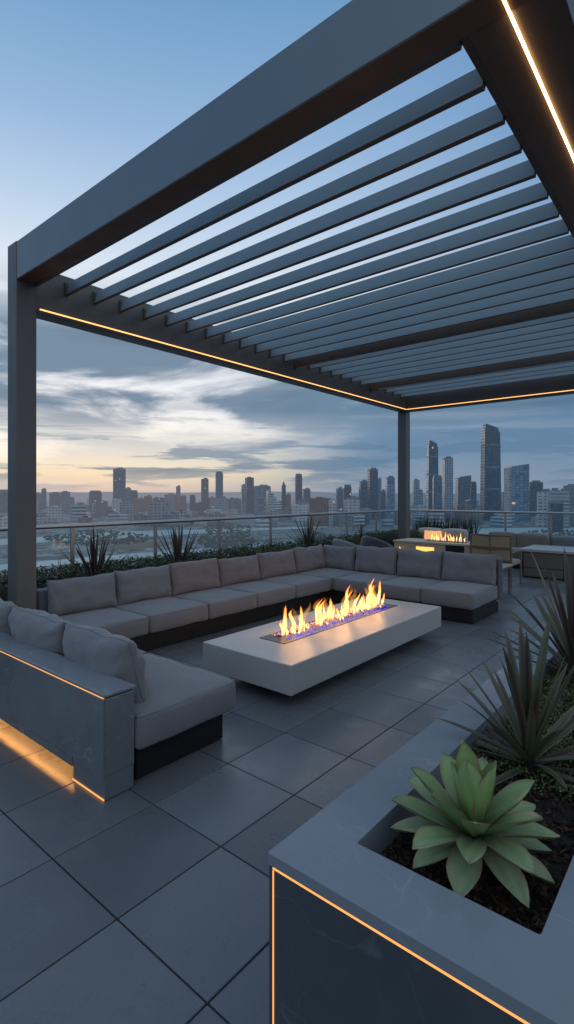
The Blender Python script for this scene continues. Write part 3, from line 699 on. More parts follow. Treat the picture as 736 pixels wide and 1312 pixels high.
def blade(m, base, az, el, L, wd, droop, c0, c1, ce, fold=.35, seg=9, twist=0):
    p = Vector(base); rows = []; ang = el
    side = Vector((-sin(az), cos(az), 0))
    for k in range(seg + 1):
        t = k / seg; wv = wd * (.62 + 1.0 * t) * (1 - t) ** .62 if t > .1 else wd * (.55 + 1.2 * t)
        d = Vector((cos(az) * cos(ang), sin(az) * cos(ang), sin(ang))); up = side.cross(d) * -1
        s2 = (side * cos(twist * t) + up * sin(twist * t))
        col = [c0[i] + (c1[i] - c0[i]) * t for i in range(3)]
        if t > .82: q_ = (t - .82) / .18 * .7; col = [col[i] * (1 - q_) + (.16, .10, .06)[i] * q_ for i in range(3)]
        rows.append((p + s2 * wv / 2 + up * wv * fold * .5, p.copy(), p - s2 * wv / 2 + up * wv * fold * .5, col))
        p += d * (L / seg); ang -= droop / seg * (.4 + 1.2 * t)
    for a, b_ in zip(rows, rows[1:]):
        ca, cb = tuple(a[3]), tuple(b_[3])
        for (i, j) in ((0, 1), (1, 2)):
            A0 = ce if i != 1 else ca; A1 = ce if j != 1 else ca; B0 = ce if i != 1 else cb; B1 = ce if j != 1 else cb
            A0 = tuple(ca[q] * .45 + A0[q] * .55 for q in range(3)); A1 = tuple(ca[q] * .45 + A1[q] * .55 for q in range(3))
            B0 = tuple(cb[q] * .45 + B0[q] * .55 for q in range(3)); B1 = tuple(cb[q] * .45 + B1[q] * .55 for q in range(3))
            i0 = len(m.v); m.v += [tuple(a[i]), tuple(b_[i]), tuple(b_[j]), tuple(a[j])]; m.f.append((i0, i0 + 1, i0 + 2, i0 + 3)); m.uv.append(None); m.col.append([A0, B0, B1, A1])
def spiky(label, loc, n, L, wd, elr, pal, seed, droop=(.1, .5), group=None, edge=None, name='spiky_plant'):
    rnd = random.Random(seed); t = thing(name, label, 'plant', loc, group)
    m = MB()
    for k in range(n):
        f = k / max(1, n - 1); az = k * 2.39996 + rnd.uniform(-.25, .25); el = radians(elr[0] + (elr[1] - elr[0]) * f + rnd.uniform(-6, 6))
        c0, c1 = rnd.choice(pal); q = .55 + .5 * rnd.random()
        LL = L * rnd.uniform(.72, 1.08) * (.8 + .2 * f)
        r0 = .02 * (1 - f)
        blade(m, (loc[0] + r0 * cos(az), loc[1] + r0 * sin(az), loc[2] + .01 + .05 * f), az, el, LL, wd * rnd.uniform(.75, 1.1), rnd.uniform(*droop) * (1.2 - f), tuple(u * q for u in c0), tuple(u * q for u in c1), edge or c1, .4, 9, rnd.uniform(-.3, .3))
    m.build('leaves', 'leaf', t, False)
    m = MB(); m.tube([(loc[0], loc[1], loc[2] - .04), (loc[0], loc[1], loc[2] + .07)], [.03, .018], 8); m.build('stem', 'soil', t)
    return t
MAR = [((.075, .05, .042), (.055, .028, .03)), ((.10, .12, .06), (.085, .07, .05)), ((.06, .028, .03), (.085, .04, .042)), ((.12, .14, .08), (.09, .10, .06)), ((.14, .155, .10), (.11, .115, .07))]
OLV = [((.07, .07, .045), (.085, .07, .05)), ((.06, .065, .05), (.075, .06, .05)), ((.10, .095, .07), (.09, .08, .06))]
GP = 'spiky plants in the hedge trough'
spiky('dark spiky plant in the hedge trough, close to the pergola post', (-5.95, 3.42, .45), 40, .76, .046, (22, 86), MAR, 1, (.0, .25), GP)
spiky('dark spiky fan plant in the hedge trough behind the second sofa cushion', (-5.95, 4.72, .42), 54, .78, .044, (15, 86), OLV, 2, (.0, .3), GP)
spiky('spiky plant in the hedge trough behind the far end of the long sofa row', (-5.95, 7.75, .55), 38, .70, .038, (22, 85), OLV, 3, (.0, .3), GP)
spiky('small thin spiky plant right beside the pergola post', (-5.95, 3.02, .45), 24, .42, .016, (20, 80), MAR, 4, (.1, .5), GP)
spiky('slender spiky plant rising from the hedge near its far end', (-5.95, 9.6, .62), 24, .40, .02, (35, 88), OLV, 5, (.1, .4), GP)
spiky('thin wispy shrub above the hedge, left of the far-end spiky plant', (-5.95, 6.75, .52), 26, .42, .012, (20, 85), OLV, 6, (.2, .9), GP)
bp = thing('grass_planter', 'dark trough planted with tall grass at the rear railing, behind the back post', 'planter', (-5.5, 12.75, 0))
part(bp, 'trough', 'facing', (-6.3, -4.6, 12.72, 12.93, .003, .55), bev=.004)
rnd = random.Random(8); m = MB()
for q in range(420):
    x = rnd.uniform(-6.25, -4.65)
    blade(m, (x, rnd.uniform(12.76, 12.9), .5), rnd.uniform(0, 6.28), radians(rnd.uniform(60, 90)), rnd.uniform(.35, .72), .018, rnd.uniform(.1, .8), (.03, .04, .02), (.06, .065, .035), (.05, .06, .03), .3, 5)
m.build('grass_blades', 'leaf', bp)

# right-hand planter
rp = thing('stone_planter', 'big slate planter box with wide rim and amber LED line, holding the succulent', 'planter', (-.48, 2.5, 0))
OX0, OX1, OY0, OY1, OZ = -.86, -.115, .955, 4.55, .72
IX0, IX1, IY0, IY1 = -.71, -.278, 1.125, 4.38
b = bmesh.new()
O, I = quadring(b, [(OX0, OY0), (OX1, OY0), (OX1, OY1), (OX0, OY1)], [(IX0, IY0), (IX1, IY0), (IX1, IY1), (IX0, IY1)], OZ)
J = [b.verts.new((v.co.x, v.co.y, .5)) for v in I]; K = [b.verts.new((v.co.x, v.co.y, OZ - .028)) for v in O]
for k in range(4):
    b.faces.new((O[(k + 1) % 4], O[k], K[k], K[(k + 1) % 4])); b.faces.new((I[k], I[(k + 1) % 4], J[(k + 1) % 4], J[k]))
bmesh.ops.recalc_face_normals(b, faces=b.faces)
bmesh.ops.bevel(b, geom=[e for e in b.edges if all(abs(v.co.z - OZ) < 1e-5 for v in e.verts) and not any(v in I for v in e.verts) ^ any(v in O for v in e.verts)], offset=.004, segments=2, profile=.5, affect='EDGES')
b.verts.index_update(); m = MB(); m.mesh([v.co[:] for v in b.verts], [[v.index for v in f.verts] for f in b.faces]); b.free()
m.build('rim', 'slate_skylit', rp)
m = MB(); m.box(OX0 + .002, OX1 - .002, OY0 + .002, OY0 + .06, .003, OZ - .029, bev=.003); m.box(OX0 + .002, OX0 + .06, OY0 + .0625, OY1 - .002, .003, OZ - .029, bev=.003); m.box(OX1 - .06, OX1 - .002, OY0 + .0625, OY1 - .002, .003, OZ - .029, bev=.003); m.box(OX0 + .0625, OX1 - .0625, OY1 - .06, OY1 - .002, .003, OZ - .029, bev=.003)
m.build('body', 'slate_shaded', rp)
m = MB(); m.box(OX0 + .0165, OX1 - .002, OY0 - .0005, OY0 + .003, OZ - .0335, OZ - .0299); m.box(OX0 + .0165, OX0 + .0192, OY0 - .0005, OY0 + .003, .01, OZ - .037); m.build('led_line', 'led_line', rp)
m = MB(); m.box(OX0 + .0225, OX1 - .002, OY0 + .0005, OY0 + .003, .0, .002)
# soil
def soil_z(x, y): return .628 + .018 * noise.noise(Vector((x * 7, y * 7, 0))) + .010 * noise.noise(Vector((x * 24, y * 24, 3)))
m = MB(); nx, ny = 24, 120
vs = [(IX0 + .001 + (IX1 - IX0 - .002) * i / nx, IY0 + .001 + (IY1 - IY0 - .002) * j / ny, 0) for i in range(nx + 1) for j in range(ny + 1)]
vs = [(x, y, soil_z(x, y)) for x, y, z in vs]
m.mesh(vs, [(i * (ny + 1) + j, (i + 1) * (ny + 1) + j, (i + 1) * (ny + 1) + j + 1, i * (ny + 1) + j + 1) for i in range(nx) for j in range(ny)]); m.build('soil', 'soil', rp, True)
m = MB(); rnd = random.Random(21); BK = [(.055, .03, .02), (.03, .018, .014), (.085, .045, .03), (.018, .012, .01), (.10, .065, .045)]
for q in range(3600):
    x, y = rnd.uniform(IX0 + .01, IX1 - .01), IY0 + .01 + (rnd.random() ** 1.6) * 1.5
    z = soil_z(x, y) + rnd.uniform(-.002, .014); l = rnd.uniform(.006, .026); ww = l * rnd.uniform(.18, .5); tt = l * .12
    R_ = Matrix.Rotation(rnd.uniform(0, 6.28), 3, 'Z') @ Matrix.Rotation(rnd.uniform(-.5, .5), 3, 'X') @ Matrix.Rotation(rnd.uniform(-.5, .5), 3, 'Y')
    v = [R_ @ Vector((sx * l / 2 * rnd.uniform(.7, 1), sy * ww / 2 * rnd.uniform(.6, 1), sz * tt)) + Vector((x, y, z)) for sz in (-1, 1) for sx, sy in ((-1, -1), (1, -1), (1, 1), (-1, 1))]
    c = rnd.choice(BK); m.mesh(v, [(3, 2, 1, 0), (4, 5, 6, 7), (0, 1, 5, 4), (1, 2, 6, 5), (2, 3, 7, 6), (3, 0, 4, 7)], [c] * 8)
o = m.build('bark_mulch', 'chip', rp); o['kind'] = 'stuff'
m = MB(); rnd = random.Random(31); GC = [(.11, .15, .055), (.08, .11, .045), (.16, .19, .08), (.21, .21, .12)]
for q in range(26000):
    y = rnd.uniform(1.72, IY1 - .02); x = rnd.uniform(IX0 + .012, IX1 - .01)
    if y < 2.05 and rnd.random() > (y - 1.72) / .33 + .15 * (x < -.6): continue
    s = rnd.uniform(.006, .013); z = soil_z(x, y) + .012 + .034 * rnd.random() + .02 * noise.noise(Vector((x * 14, y * 14, 9)))
    d = Vector((rnd.uniform(-1, 1), rnd.uniform(-1, 1), rnd.uniform(0, 1))).normalized(); e = d.cross(Vector((rnd.uniform(-1, 1), rnd.uniform(-1, 1), rnd.uniform(-1, 1)))).normalized() * s * .45
    p = Vector((x, y, z)); c = rnd.choice(GC); k = rnd.uniform(.6, 1.3)
    m.poly([p, p + d * s * .5 + e, p + d * s, p + d * s * .5 - e], None, tuple(u * k for u in c))
o = m.build('ground_cover', 'hedge_leaf'); o['kind'] = 'stuff'
spiky('dark maroon and green sword-leaved plant just behind the succulent', (-.515, 1.93, .645), 38, .46, .046, (5, 84), MAR, 41, (.05, .5), 'sword-leaved plants in the slate planter', (.17, .17, .11), 'sword_plant')
spiky('dark sword-leaved plant at the far end of the slate planter', (-.58, 3.02, .645), 38, .66, .056, (10, 84), MAR, 47, (.05, .45), 'sword-leaved plants in the slate planter', (.15, .13, .10), 'sword_plant')

def succulent(loc, seed):
    rnd = random.Random(seed); t = thing('succulent', 'large pale green succulent rosette at the front of the slate planter', 'plant', loc); m = MB()
    spec = []
    for ring, (cnt, el_, L_, f_) in enumerate([(9, -12, .190, .0), (8, 5, .21, .18), (7, 27, .21, .40), (5, 50, .20, .62), (4, 66, .165, .78), (2, 80, .145, 1.0)]):
        for q in range(cnt): spec.append((ring * .37 + 2 * pi * q / cnt + rnd.uniform(-.13, .13), el_ + rnd.uniform(-6, 6), L_ * rnd.uniform(.9, 1.08), f_))
    for k, (az, el, L, f) in enumerate(spec):
        el = radians(el); wd = L * (.375 - .04 * f) * rnd.uniform(.92, 1.08); cup = .26 + .2 * f; thick = .012 - .004 * f
        side = Vector((-sin(az), cos(az), 0)); p = Vector(loc) + Vector((cos(az), sin(az), 0)) * .014 * (1 - f) + Vector((0, 0, .055 + .02 * f)); ang = el + .25
        seg, cr = 13, 8; top, bot, cc = [], [], []
        droop = rnd.uniform(.15, .65) * (1 - f) ** 1.2 - .12 * f
        base = (.14, .24, .08); tip = (.27, .385, .16); yel = (.52, .64, .04); grey = (.34, .35, .24); edgec = (.34, .19, .15)
        q = rnd.uniform(.85, 1.12)
        for i in range(seg + 1):
            s = i / seg
            wv = wd * (.34 + .66 * sin(pi / 2 * min(1, s / .64))) * (1 if s < .64 else max(.012, (1 - ((s - .64) / .36) ** 1.7)) ** .86)
            d = Vector((cos(az) * cos(ang), sin(az) * cos(ang), sin(ang))); up = d.cross(side); up = up if up.z > 0 or f > .8 else -up
            up = side.cross(d) * -1 if (side.cross(d) * -1).z > 0 else side.cross(d)
            for j in range(cr + 1):
                u = -1 + 2 * j / cr; h = cup * wv * .5 * u * u + .0025 * sin(u * 7 + s * 9 + k); th = thick * (1 - u * u) ** .5 * (1 - .75 * s)
                top.append(p + side * wv / 2 * u + up * h); bot.append(p + side * wv / 2 * u + up * (h - th))
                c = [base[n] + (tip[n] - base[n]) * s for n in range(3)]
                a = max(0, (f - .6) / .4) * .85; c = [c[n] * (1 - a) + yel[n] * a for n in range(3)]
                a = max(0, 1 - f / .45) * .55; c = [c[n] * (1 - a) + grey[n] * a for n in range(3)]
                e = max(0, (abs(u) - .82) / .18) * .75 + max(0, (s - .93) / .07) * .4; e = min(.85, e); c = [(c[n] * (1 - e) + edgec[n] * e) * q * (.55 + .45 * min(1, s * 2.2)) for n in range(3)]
                cc.append(tuple(c))
            p += d * (L / seg); ang -= droop / seg * 1.1 - (.5 * f / seg)
        W_ = cr + 1; nv = len(top); fs = []
        for i in range(seg):
            for j in range(cr):
                a, b_, c_, d_ = i * W_ + j, (i + 1) * W_ + j, (i + 1) * W_ + j + 1, i * W_ + j + 1
                fs.append((a, b_, c_, d_)); fs.append((nv + d_, nv + c_, nv + b_, nv + a))
        m.mesh(top + bot, fs, cc + cc)
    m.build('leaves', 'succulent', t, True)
    m = MB(); m.tube([(loc[0], loc[1], loc[2] - .03), (loc[0], loc[1], loc[2] + .08)], [.022, .018]); m.build('stem', 'soil', t)
    return t
succulent((-.495, 1.345, .665), 4)

# ------------------------------------------------------------------ city
def W(px, py, z=ZG):
    d = 667 * (1.6 - z) / (py - 635); l = (px - 368) / 667 * d; return FWD * d + RGT * l + Vector((0, 0, z))
m = MB(); R_ = 14000; m.poly([(R_ * cos(a * pi / 32), R_ * sin(a * pi / 32), ZG) for a in range(64)])
struct(m.build('ground', 'city_ground'))
m = MB(); pts = [(-260, 752, 14), (-60, 733, 9), (60, 722, 7), (160, 713, 6), (250, 706, 5.5), (340, 699, 5), (430, 692, 5), (500, 687, 6), (580, 682, 8), (680, 681, 10), (820, 681, 11), (1000, 683, 13)]
up = [W(x, y - h / 2, ZG + .3) for x, y, h in pts]; lo = [W(x, y + h / 2, ZG + .3) for x, y, h in pts]
for k in range(len(pts) - 1): m.poly([lo[k], lo[k + 1], up[k + 1], up[k]])
struct(m.build('river', 'river_water'))
m = MB(); pts = [(-100, 700, 9), (60, 691, 7), (140, 686, 9), (230, 682, 6), (330, 678, 3), (420, 675, 1.6)]
up = [W(x, y - h / 2, ZG + .2) for x, y, h in pts]; lo = [W(x, y + h / 2, ZG + .2) for x, y, h in pts]
for k in range(len(pts) - 1): m.poly([lo[k], lo[k + 1], up[k + 1], up[k]])
struct(m.build('canal', 'river_water'))
m = MB(); pts = [(118, 704, .5), (140, 702, 7), (175, 699, 9), (205, 697, 7), (228, 696, .6)]
up = [W(x, y - h / 2, ZG + .15) for x, y, h in pts]; lo = [W(x, y + h / 2, ZG + .15) for x, y, h in pts]
for k in range(len(pts) - 1): m.poly([lo[k], lo[k + 1], up[k + 1], up[k]])
struct(m.build('field', 'scrub'))
# distant ridge
m = MB(); n = 160; vs = []
for k in range(n + 1):
    a = -1.1 + 2.2 * k / n; d = 9000; p = FWD * d * cos(a) + RGT * d * sin(a)
    h = 40 + 60 * max(0, noise.noise(Vector((a * 3.1, 1.7, 0)))) + 25 * noise.noise(Vector((a * 14, 4, 0))) + 55 * max(0, -a - .05)
    vs += [(p.x, p.y, ZG - 5), (p.x, p.y, max(6, h) + 0)]
m.mesh(vs, [(2 * k, 2 * k + 2, 2 * k + 3, 2 * k + 1) for k in range(n)]); struct(m.build('hills', 'far_hill'))
m = MB(); rnd = random.Random(77)
for q in range(16000):
    px = rnd.uniform(-120, 860); py = 657 + 90 * rnd.random() ** 1.4
    cl_ = noise.noise(Vector((px * .012, py * .05, 2)))
    if cl_ < .22: continue
    p = W(px, py); s = rnd.uniform(1.4, 3.0); vs = []
    for k in range(3):
        for j in range(6):
            a = j * pi / 3 + k * .5; rr = s * (.75, 1.0, .55)[k] * rnd.uniform(.75, 1.2); vs.append(p + Vector((rr * cos(a), rr * sin(a), s * (.1, .6, 1.0)[k])))
    vs.append(p + Vector((0, 0, s * 1.25)))
    m.mesh(vs, [(k * 6 + j, k * 6 + (j + 1) % 6, k * 6 + 6 + (j + 1) % 6, k * 6 + 6 + j) for k in range(2) for j in range(6)] + [(12 + j, 12 + (j + 1) % 6, 18) for j in range(6)])
o = m.build('far_woods', 'far_trees'); o['kind'] = 'stuff'

def prism(m, base, top, z0, z1, uv0=0, caps=True):
    n = len(base); u = 0
    for k in range(n):
        a, b_, c_, d_ = base[k], base[(k + 1) % n], top[(k + 1) % n], top[k]
        L = math.hypot(b_[0] - a[0], b_[1] - a[1]); za = z1 if not callable(z1) else z1(*d_); zb = z1 if not callable(z1) else z1(*c_)
        m.poly([(a[0], a[1], z0), (b_[0], b_[1], z0), (c_[0], c_[1], zb), (d_[0], d_[1], za)], [(u, z0), (u + L, z0), (u + L, zb), (u, za)]); u += L
    if caps: m.poly([(p[0], p[1], z1 if not callable(z1) else z1(*p)) for p in top], [(0.0, .95 * 5)] * n)
def rect(w, d, ch=0, cx=0, cy=0):
    a, b_ = w / 2, d / 2
    if ch <= 0: return [(cx - a, cy - b_), (cx + a, cy - b_), (cx + a, cy + b_), (cx - a, cy + b_)]
    return [(cx + x, cy + y) for x, y in ((-a + ch, -b_), (a - ch, -b_), (a, -b_ + ch), (a, b_ - ch), (a - ch, b_), (-a + ch, b_), (-a, b_ - ch), (-a, -b_ + ch))]
def scale(p, k): return [(x * k, y * k) for x, y in p]
ALPHA = math.atan2(RGT.y, RGT.x)
def tower(x0, x1, top, d, style, fac, label, yaw=.35, dep=.8):
    cxp = (x0 + x1) / 2; lat = (cxp - 368) / 667 * d; p = FWD * d + RGT * lat
    app = (x1 - x0) / 667 * d; w = app / (abs(cos(yaw)) + dep * abs(sin(yaw))); dp = w * dep
    H = 1.6 + (635 - top) / 667 * d - ZG
    t = thing('tower_block' if style != 'low' else 'city_block', label, 'building', (p.x, p.y, ZG), 'towers of the far skyline')
    t.rotation_euler = (0, 0, ALPHA + math.atan2(-(cxp - 368), 667) * 1.0 + yaw)
    keep = ORIG[t]; ORIG[t] = Vector((0, 0, 0))
    m = MB(); F = fac
    def roofbox(w_, d_, z, h, cx=0, cy=0, mat='far_roof', name='roof'):
        r = MB(); prism(r, rect(w_, d_, 0, cx, cy), rect(w_, d_, 0, cx, cy), z, z + h); r.build(name, mat, t)
    if style == 'box':
        prism(m, rect(w, dp), rect(w, dp), 0, H - 4); m.build('wall', F, t); roofbox(w * .98, dp * .98, H - 4, 2.5); roofbox(w * .5, dp * .5, H - 1.5, 4, w * .1, 0, 'far_roof', 'plant_room')
    elif style == 'round':
        prism(m, rect(w, dp, w * .16), rect(w, dp, w * .16), 0, H - 8); m.build('wall', F, t)
        r = MB(); prism(r, scale(rect(w, dp, w * .16), .94), scale(rect(w, dp, w * .16), .80), H - 8, H); r.build('crown', F, t)
    elif style == 'slope':
        B_ = rect(w, dp, w * .10); T_ = scale(B_, .86)
        prism(m, B_, T_, 0, lambda x, y: H - 14 - 12 * (x / w)); m.build('wall', F, t)
        r = MB(); prism(r, scale(T_, .9), scale(T_, .82), H - 22, lambda x, y: H - 3 - 16 * (x / w)); r.build('crown', 'dark_glass', t)
        for zf in (.32, .55, .78):
            r = MB(); k = 1 - .14 * zf + .012; prism(r, scale(B_, k), scale(B_, k - .002), H * zf, H * zf + 4); r.build('band', 'far_roof', t)
    elif style == 'step':
        prism(m, rect(w, dp), rect(w, dp), 0, H * .72); m.build('wall', F, t); r = MB(); prism(r, rect(w * .62, dp * .7, 0, -w * .15), rect(w * .62, dp * .7, 0, -w * .15), H * .72, H); r.build('upper_wall', F, t); roofbox(w * .3, dp * .3, H, 3, -w * .15)
        roofbox(w * .25, dp * .6, H * .72, 4, w * .33)
    elif style == 'stair':
        for k in range(5):
            a = -w / 2 + w * k / 5; m2 = MB(); hh = H * (1 - .12 * k); prism(m2, rect(w / 5 - .2, dp, 0, a + w / 10), rect(w / 5 - .2, dp, 0, a + w / 10), 0, hh); m2.build('wall', F, t)
    elif style == 'spire':
        prism(m, rect(w, dp), rect(w, dp), 0, H * .86); m.build('wall', F, t); r = MB(); prism(r, rect(w * .7, dp * .7), rect(w * .25, dp * .25), H * .86, H * .95); r.build('crown', F, t)
        r = MB(); prism(r, rect(w * .08, w * .08), rect(w * .03, w * .03), H * .95, H); r.build('mast', 'far_roof', t)
    elif style == 'slant':
        prism(m, rect(w, dp), rect(w, dp), 0, lambda x, y: H - 5 + 5 * (x / w)); m.build('wall', F, t)
        r = MB(); prism(r, rect(w * .16, dp * .9, 0, -w * .58), rect(w * .16, dp * .9, 0, -w * .58), 0, H * .92); r.build('side_slab', 'pale' if fac == 'blue_glass' else F, t)  # on the blue glass tower a pale slab paints the lit left face
    elif style == 'low':
        prism(m, rect(w, dp), rect(w, dp), 0, H); m.build('wall', F, t); roofbox(w * .3, dp * .4, H, 4, -w * .2, 0, 'far_roof', 'plant_room'); roofbox(w * .2, dp * .3, H, 3, w * .25, 0, 'far_roof', 'plant_room')
    ORIG[t] = keep; return t
T = [
 (40, 53, 632, 2300, 'box', 'grey', 'low grey block just right of the front pergola post', .3),
 (53.5, 59.5, 626, 2300, 'box', 'slate_glass', 'thin grey slab tower near the front pergola post', .2),
 (64, 77, 631, 2000, 'box', 'mauve', 'mauve brick tower left of the pale tower with a crane mast', .35),
 (77.5, 95, 630, 1800, 'step', 'grey', 'pale grey tower with a small raised top, left skyline', -.3),
 (94, 110, 645, 1450, 'box', 'pale', 'short whitish office block under the left skyline', .4),
 (114, 131, 628.5, 2000, 'round', 'slate_glass', 'dark blue-grey broad tower between the mauve tower and the tallest left one', .3),
 (145.5, 161, 600, 1900, 'box', 'slate_glass', 'tallest slate tower of the left skyline', .55),
 (160, 168, 625, 2000, 'box', 'grey', 'slim block touching the tallest left tower on its right', .2),
 (167, 177, 628, 2000, 'round', 'slate_glass', 'grey block two right of the tallest left tower', .3),
 (177, 185, 638, 2100, 'box', 'mauve', 'short mauve block beside the tallest left tower group', .3),
 (185, 195, 635, 2000, 'box', 'brick', 'reddish block with a flat top left of centre', .2),
 (196, 211, 638, 1900, 'low', 'brick', 'wide reddish block left of the slim chimney-like tower', .3),
 (211, 226, 633, 2100, 'box', 'grey', 'grey slab just left of the slim chimney-like tower', .3),
 (226, 231.5, 622.5, 2100, 'box', 'mauve', 'slim chimney-like tower left of centre', .2),
 (231, 239, 635, 2000, 'box', 'mauve', 'mauve block right of the slim chimney-like tower', .3),
 (243, 251, 634, 2100, 'round', 'dark_glass', 'short dark rounded block left of the twin brown tower', .3),
 (258, 267.5, 613, 1700, 'box', 'mauve', 'brownish narrow tower left of the slate crowned tower', .3),
 (267.5, 275, 637, 1700, 'box', 'grey', 'short grey block between the brownish tower and the slate crowned tower', .3),
 (276, 286.5, 604, 1900, 'round', 'slate_glass', 'tall slate tower with a narrowed crown, centre-left', .3),
 (274, 292, 637, 1450, 'box', 'rib', 'mid-rise light ribbed block in front of the slate crowned tower', .3),
 (292, 309, 639, 1600, 'low', 'grey', 'wide grey mid-rise right of the slate crowned tower', .3),
 (309, 315, 621, 1750, 'box', 'blue_glass', 'thin bluish slab stuck to the broad dark tower', .2),
 (313, 331, 612, 1800, 'step', 'dark_glass', 'broad dark blue tower with a raised left part, centre', .3),
 (326, 347, 622, 1600, 'box', 'blue_glass', 'light blue-grey block behind the stepped white one', .4),
 (341, 361, 628, 1450, 'stair', 'stripe', 'white-striped building stepping down to the right', .25),
 (361, 366.5, 615, 1600, 'spire', 'dark_glass', 'thin dark pointed tower at the centre', .3),
 (366, 373, 633, 1500, 'box', 'brick', 'reddish block right of the thin pointed tower', .3),
 (378, 388, 607, 1700, 'round', 'dark_glass', 'dark tower with rounded top, centre', .35),
 (388, 398, 626, 1700, 'box', 'slate_glass', 'lower grey companion right of the dark rounded tower', .3),
 (374, 410, 646, 1250, 'low', 'pale', 'wide low whitish block below the dark rounded tower', .2),
 (409, 427, 639, 1500, 'low', 'grey', 'wide grey mid-rise between the dark rounded tower and the post', .3),
 (431, 440, 625, 1500, 'box', 'slate_glass', 'dark grey narrow tower, left one of a pair', .3),
 (439.5, 451, 621, 1500, 'round', 'dark_glass', 'dark broad tower, right one of a pair', .3),
 (440, 461, 640, 1150, 'low', 'pale', 'whitish low block in front of the dark pair', .2),
 (460, 472, 616, 1400, 'box', 'slate_glass', 'grey tower left of the tall dark slab by the back post', .3),
 (471, 484.5, 600.5, 1350, 'box', 'dark_glass', 'tall dark slab left of the back post', .35),
 (484, 489, 613, 1350, 'box', 'grey', 'thin grey slab right of the tall dark slab', .2),
 (488, 494, 628, 1300, 'box', 'slate_glass', 'short grey block between the dark slab and the blue glass one', .3),
 (494, 506, 611, 1250, 'box', 'blue_glass', 'blue glass block just left of the back post', .3),
 (528, 542, 615, 1350, 'step', 'rib', 'pale ribbed tower right of the back post', .3),
 (546, 563, 565, 1500, 'slope', 'dark_glass', 'tall dark tower with a slanting crown, second tallest on the right', .35),
 (554, 567, 609, 1250, 'round', 'slate_glass', 'grey tower at the foot of the second tallest', .3),
 (567, 580.5, 586, 1350, 'box', 'rib', 'light ribbed tower right of the second tallest', .35),
 (586, 603.5, 608, 1450, 'slant', 'slate_glass', 'greyish blue tower left of the tallest tower', .35),
 (603, 611, 617, 1250, 'round', 'dark_glass', 'narrow rounded dark tower left of the tallest tower', .3),
 (615, 643, 545, 1300, 'slope', 'dark_glass', 'tallest tower of the skyline, dark tapering glass with slanted top', .4),
 (643, 651, 630, 1500, 'box', 'grey', 'short grey block right of the tallest tower', .3),
 (650, 677, 593.5, 1200, 'slant', 'blue_glass', 'blue glass tower with its lit left face done as a pale slab', .4),
 (676, 695, 617, 1250, 'box', 'dark_glass', 'dark block right of the blue glass tower', .35),
 (689, 707, 628, 1050, 'box', 'pale', 'pale block with many windows right of the dark block', .2),
 (704, 728, 628, 1000, 'low', 'stripe', 'wide white-striped block near the right photo edge', .2),
 (703, 721, 642, 880, 'box', 'dark_glass', 'dark low block in front of the white-striped block', .25),
 (722, 752, 622, 1050, 'step', 'grey', 'grey stepped block cut by the right photo edge', .3),
 (-8, 14, 628, 1900, 'box', 'slate_glass', 'grey block left of the front pergola post', .3),
]
for a in T: tower(*a)
# low-rise fabric of the city: many small blocks, individually placed
rnd = random.Random(99); facs = ['grey', 'pale', 'mauve', 'brick', 'slate_glass', 'grey', 'rib', 'stripe']
for q in range(250):
    d = 1020 + 1900 * rnd.random() ** 1.4; px = rnd.uniform(-40, 780); lat = (px - 368) / 667 * d; p = FWD * d + RGT * lat
    w_ = rnd.uniform(16, 46); dp = rnd.uniform(14, 30); h = rnd.uniform(9, 26) + (rnd.random() < .35) * rnd.uniform(8, 34); m = MB()
    prism(m, rect(w_, dp), rect(w_, dp), 0, h); 
    prism(m, rect(w_ * .3, dp * .4, 0, w_ * rnd.uniform(-.2, .2)), rect(w_ * .3, dp * .4, 0, w_ * 0), h, h + 3)
    o = m.build('low_rise_block', rnd.choice(facs)); o.location = (p.x, p.y, ZG); o.rotation_euler = (0, 0, ALPHA + rnd.choice([.3, .3 + pi / 2, -.2, .6]) + rnd.uniform(-.1, .1))
    tag(o, 'small low-rise city block among many at the foot of the skyline', 'building', 'low-rise blocks of the distant city')

# ------------------------------------------------------------------ sky
wd = bpy.data.worlds.new('World'); sc.world = wd; wd.use_nodes = True; nt = wd.node_tree; nt.nodes.clear()
dirn = vmath(nt, 'NORMALIZE', nd(nt, 'ShaderNodeTexCoord').outputs['Generated']).outputs[0]
s = nd(nt, 'ShaderNodeSeparateXYZ'); lk(nt, dirn, s.inputs[0]); z = s.outputs[2]
flat = vmath(nt, 'NORMALIZE', vmath(nt, 'MULTIPLY', dirn, (1, 1, 0)).outputs[0]).outputs[0]
az = vmath(nt, 'DOT_PRODUCT', flat, SUNSET).outputs['Value']
mixf = rng(nt, az, .84, .998, 0, 1, True)
mixu = rng(nt, az, .50, .985, 0, 1, True)
warm = ramp(nt, z, [(0, (.46, .43, .44)), (.018, (.62, .57, .50)), (.040, (.88, .77, .55)), (.065, (.92, .87, .72)), (.10, (.94, .92, .88)), (.20, (.84, .88, .94)), (.36, (.74, .82, .91)), (.46, (.50, .64, .83)), (.56, (.31, .48, .72)), (.70, (.15, .33, .57)), (1, (.07, .19, .40))])
cool = ramp(nt, z, [(0, (.24, .31, .40)), (.05, (.20, .29, .41)), (.12, (.125, .25, .43)), (.30, (.12, .26, .47)), (.55, (.11, .26, .49)), (.75, (.085, .215, .43)), (1, (.06, .17, .37))])
mixa = math_n(nt, 'ADD', math_n(nt, 'MULTIPLY', mixf, rng(nt, z, .10, .25, 1, 0)), math_n(nt, 'MULTIPLY', mixu, rng(nt, z, .10, .25, 0, 1)))
sky = mixc(nt, mixa, cool, warm)
ns = nd(nt, 'ShaderNodeTexSky', sky_type='NISHITA'); ns.sun_disc = False; ns.sun_elevation = radians(2.5); ns.sun_rotation = math.atan2(SUNSET.x, SUNSET.y); ns.air_density = 1.2; ns.dust_density = 1.5
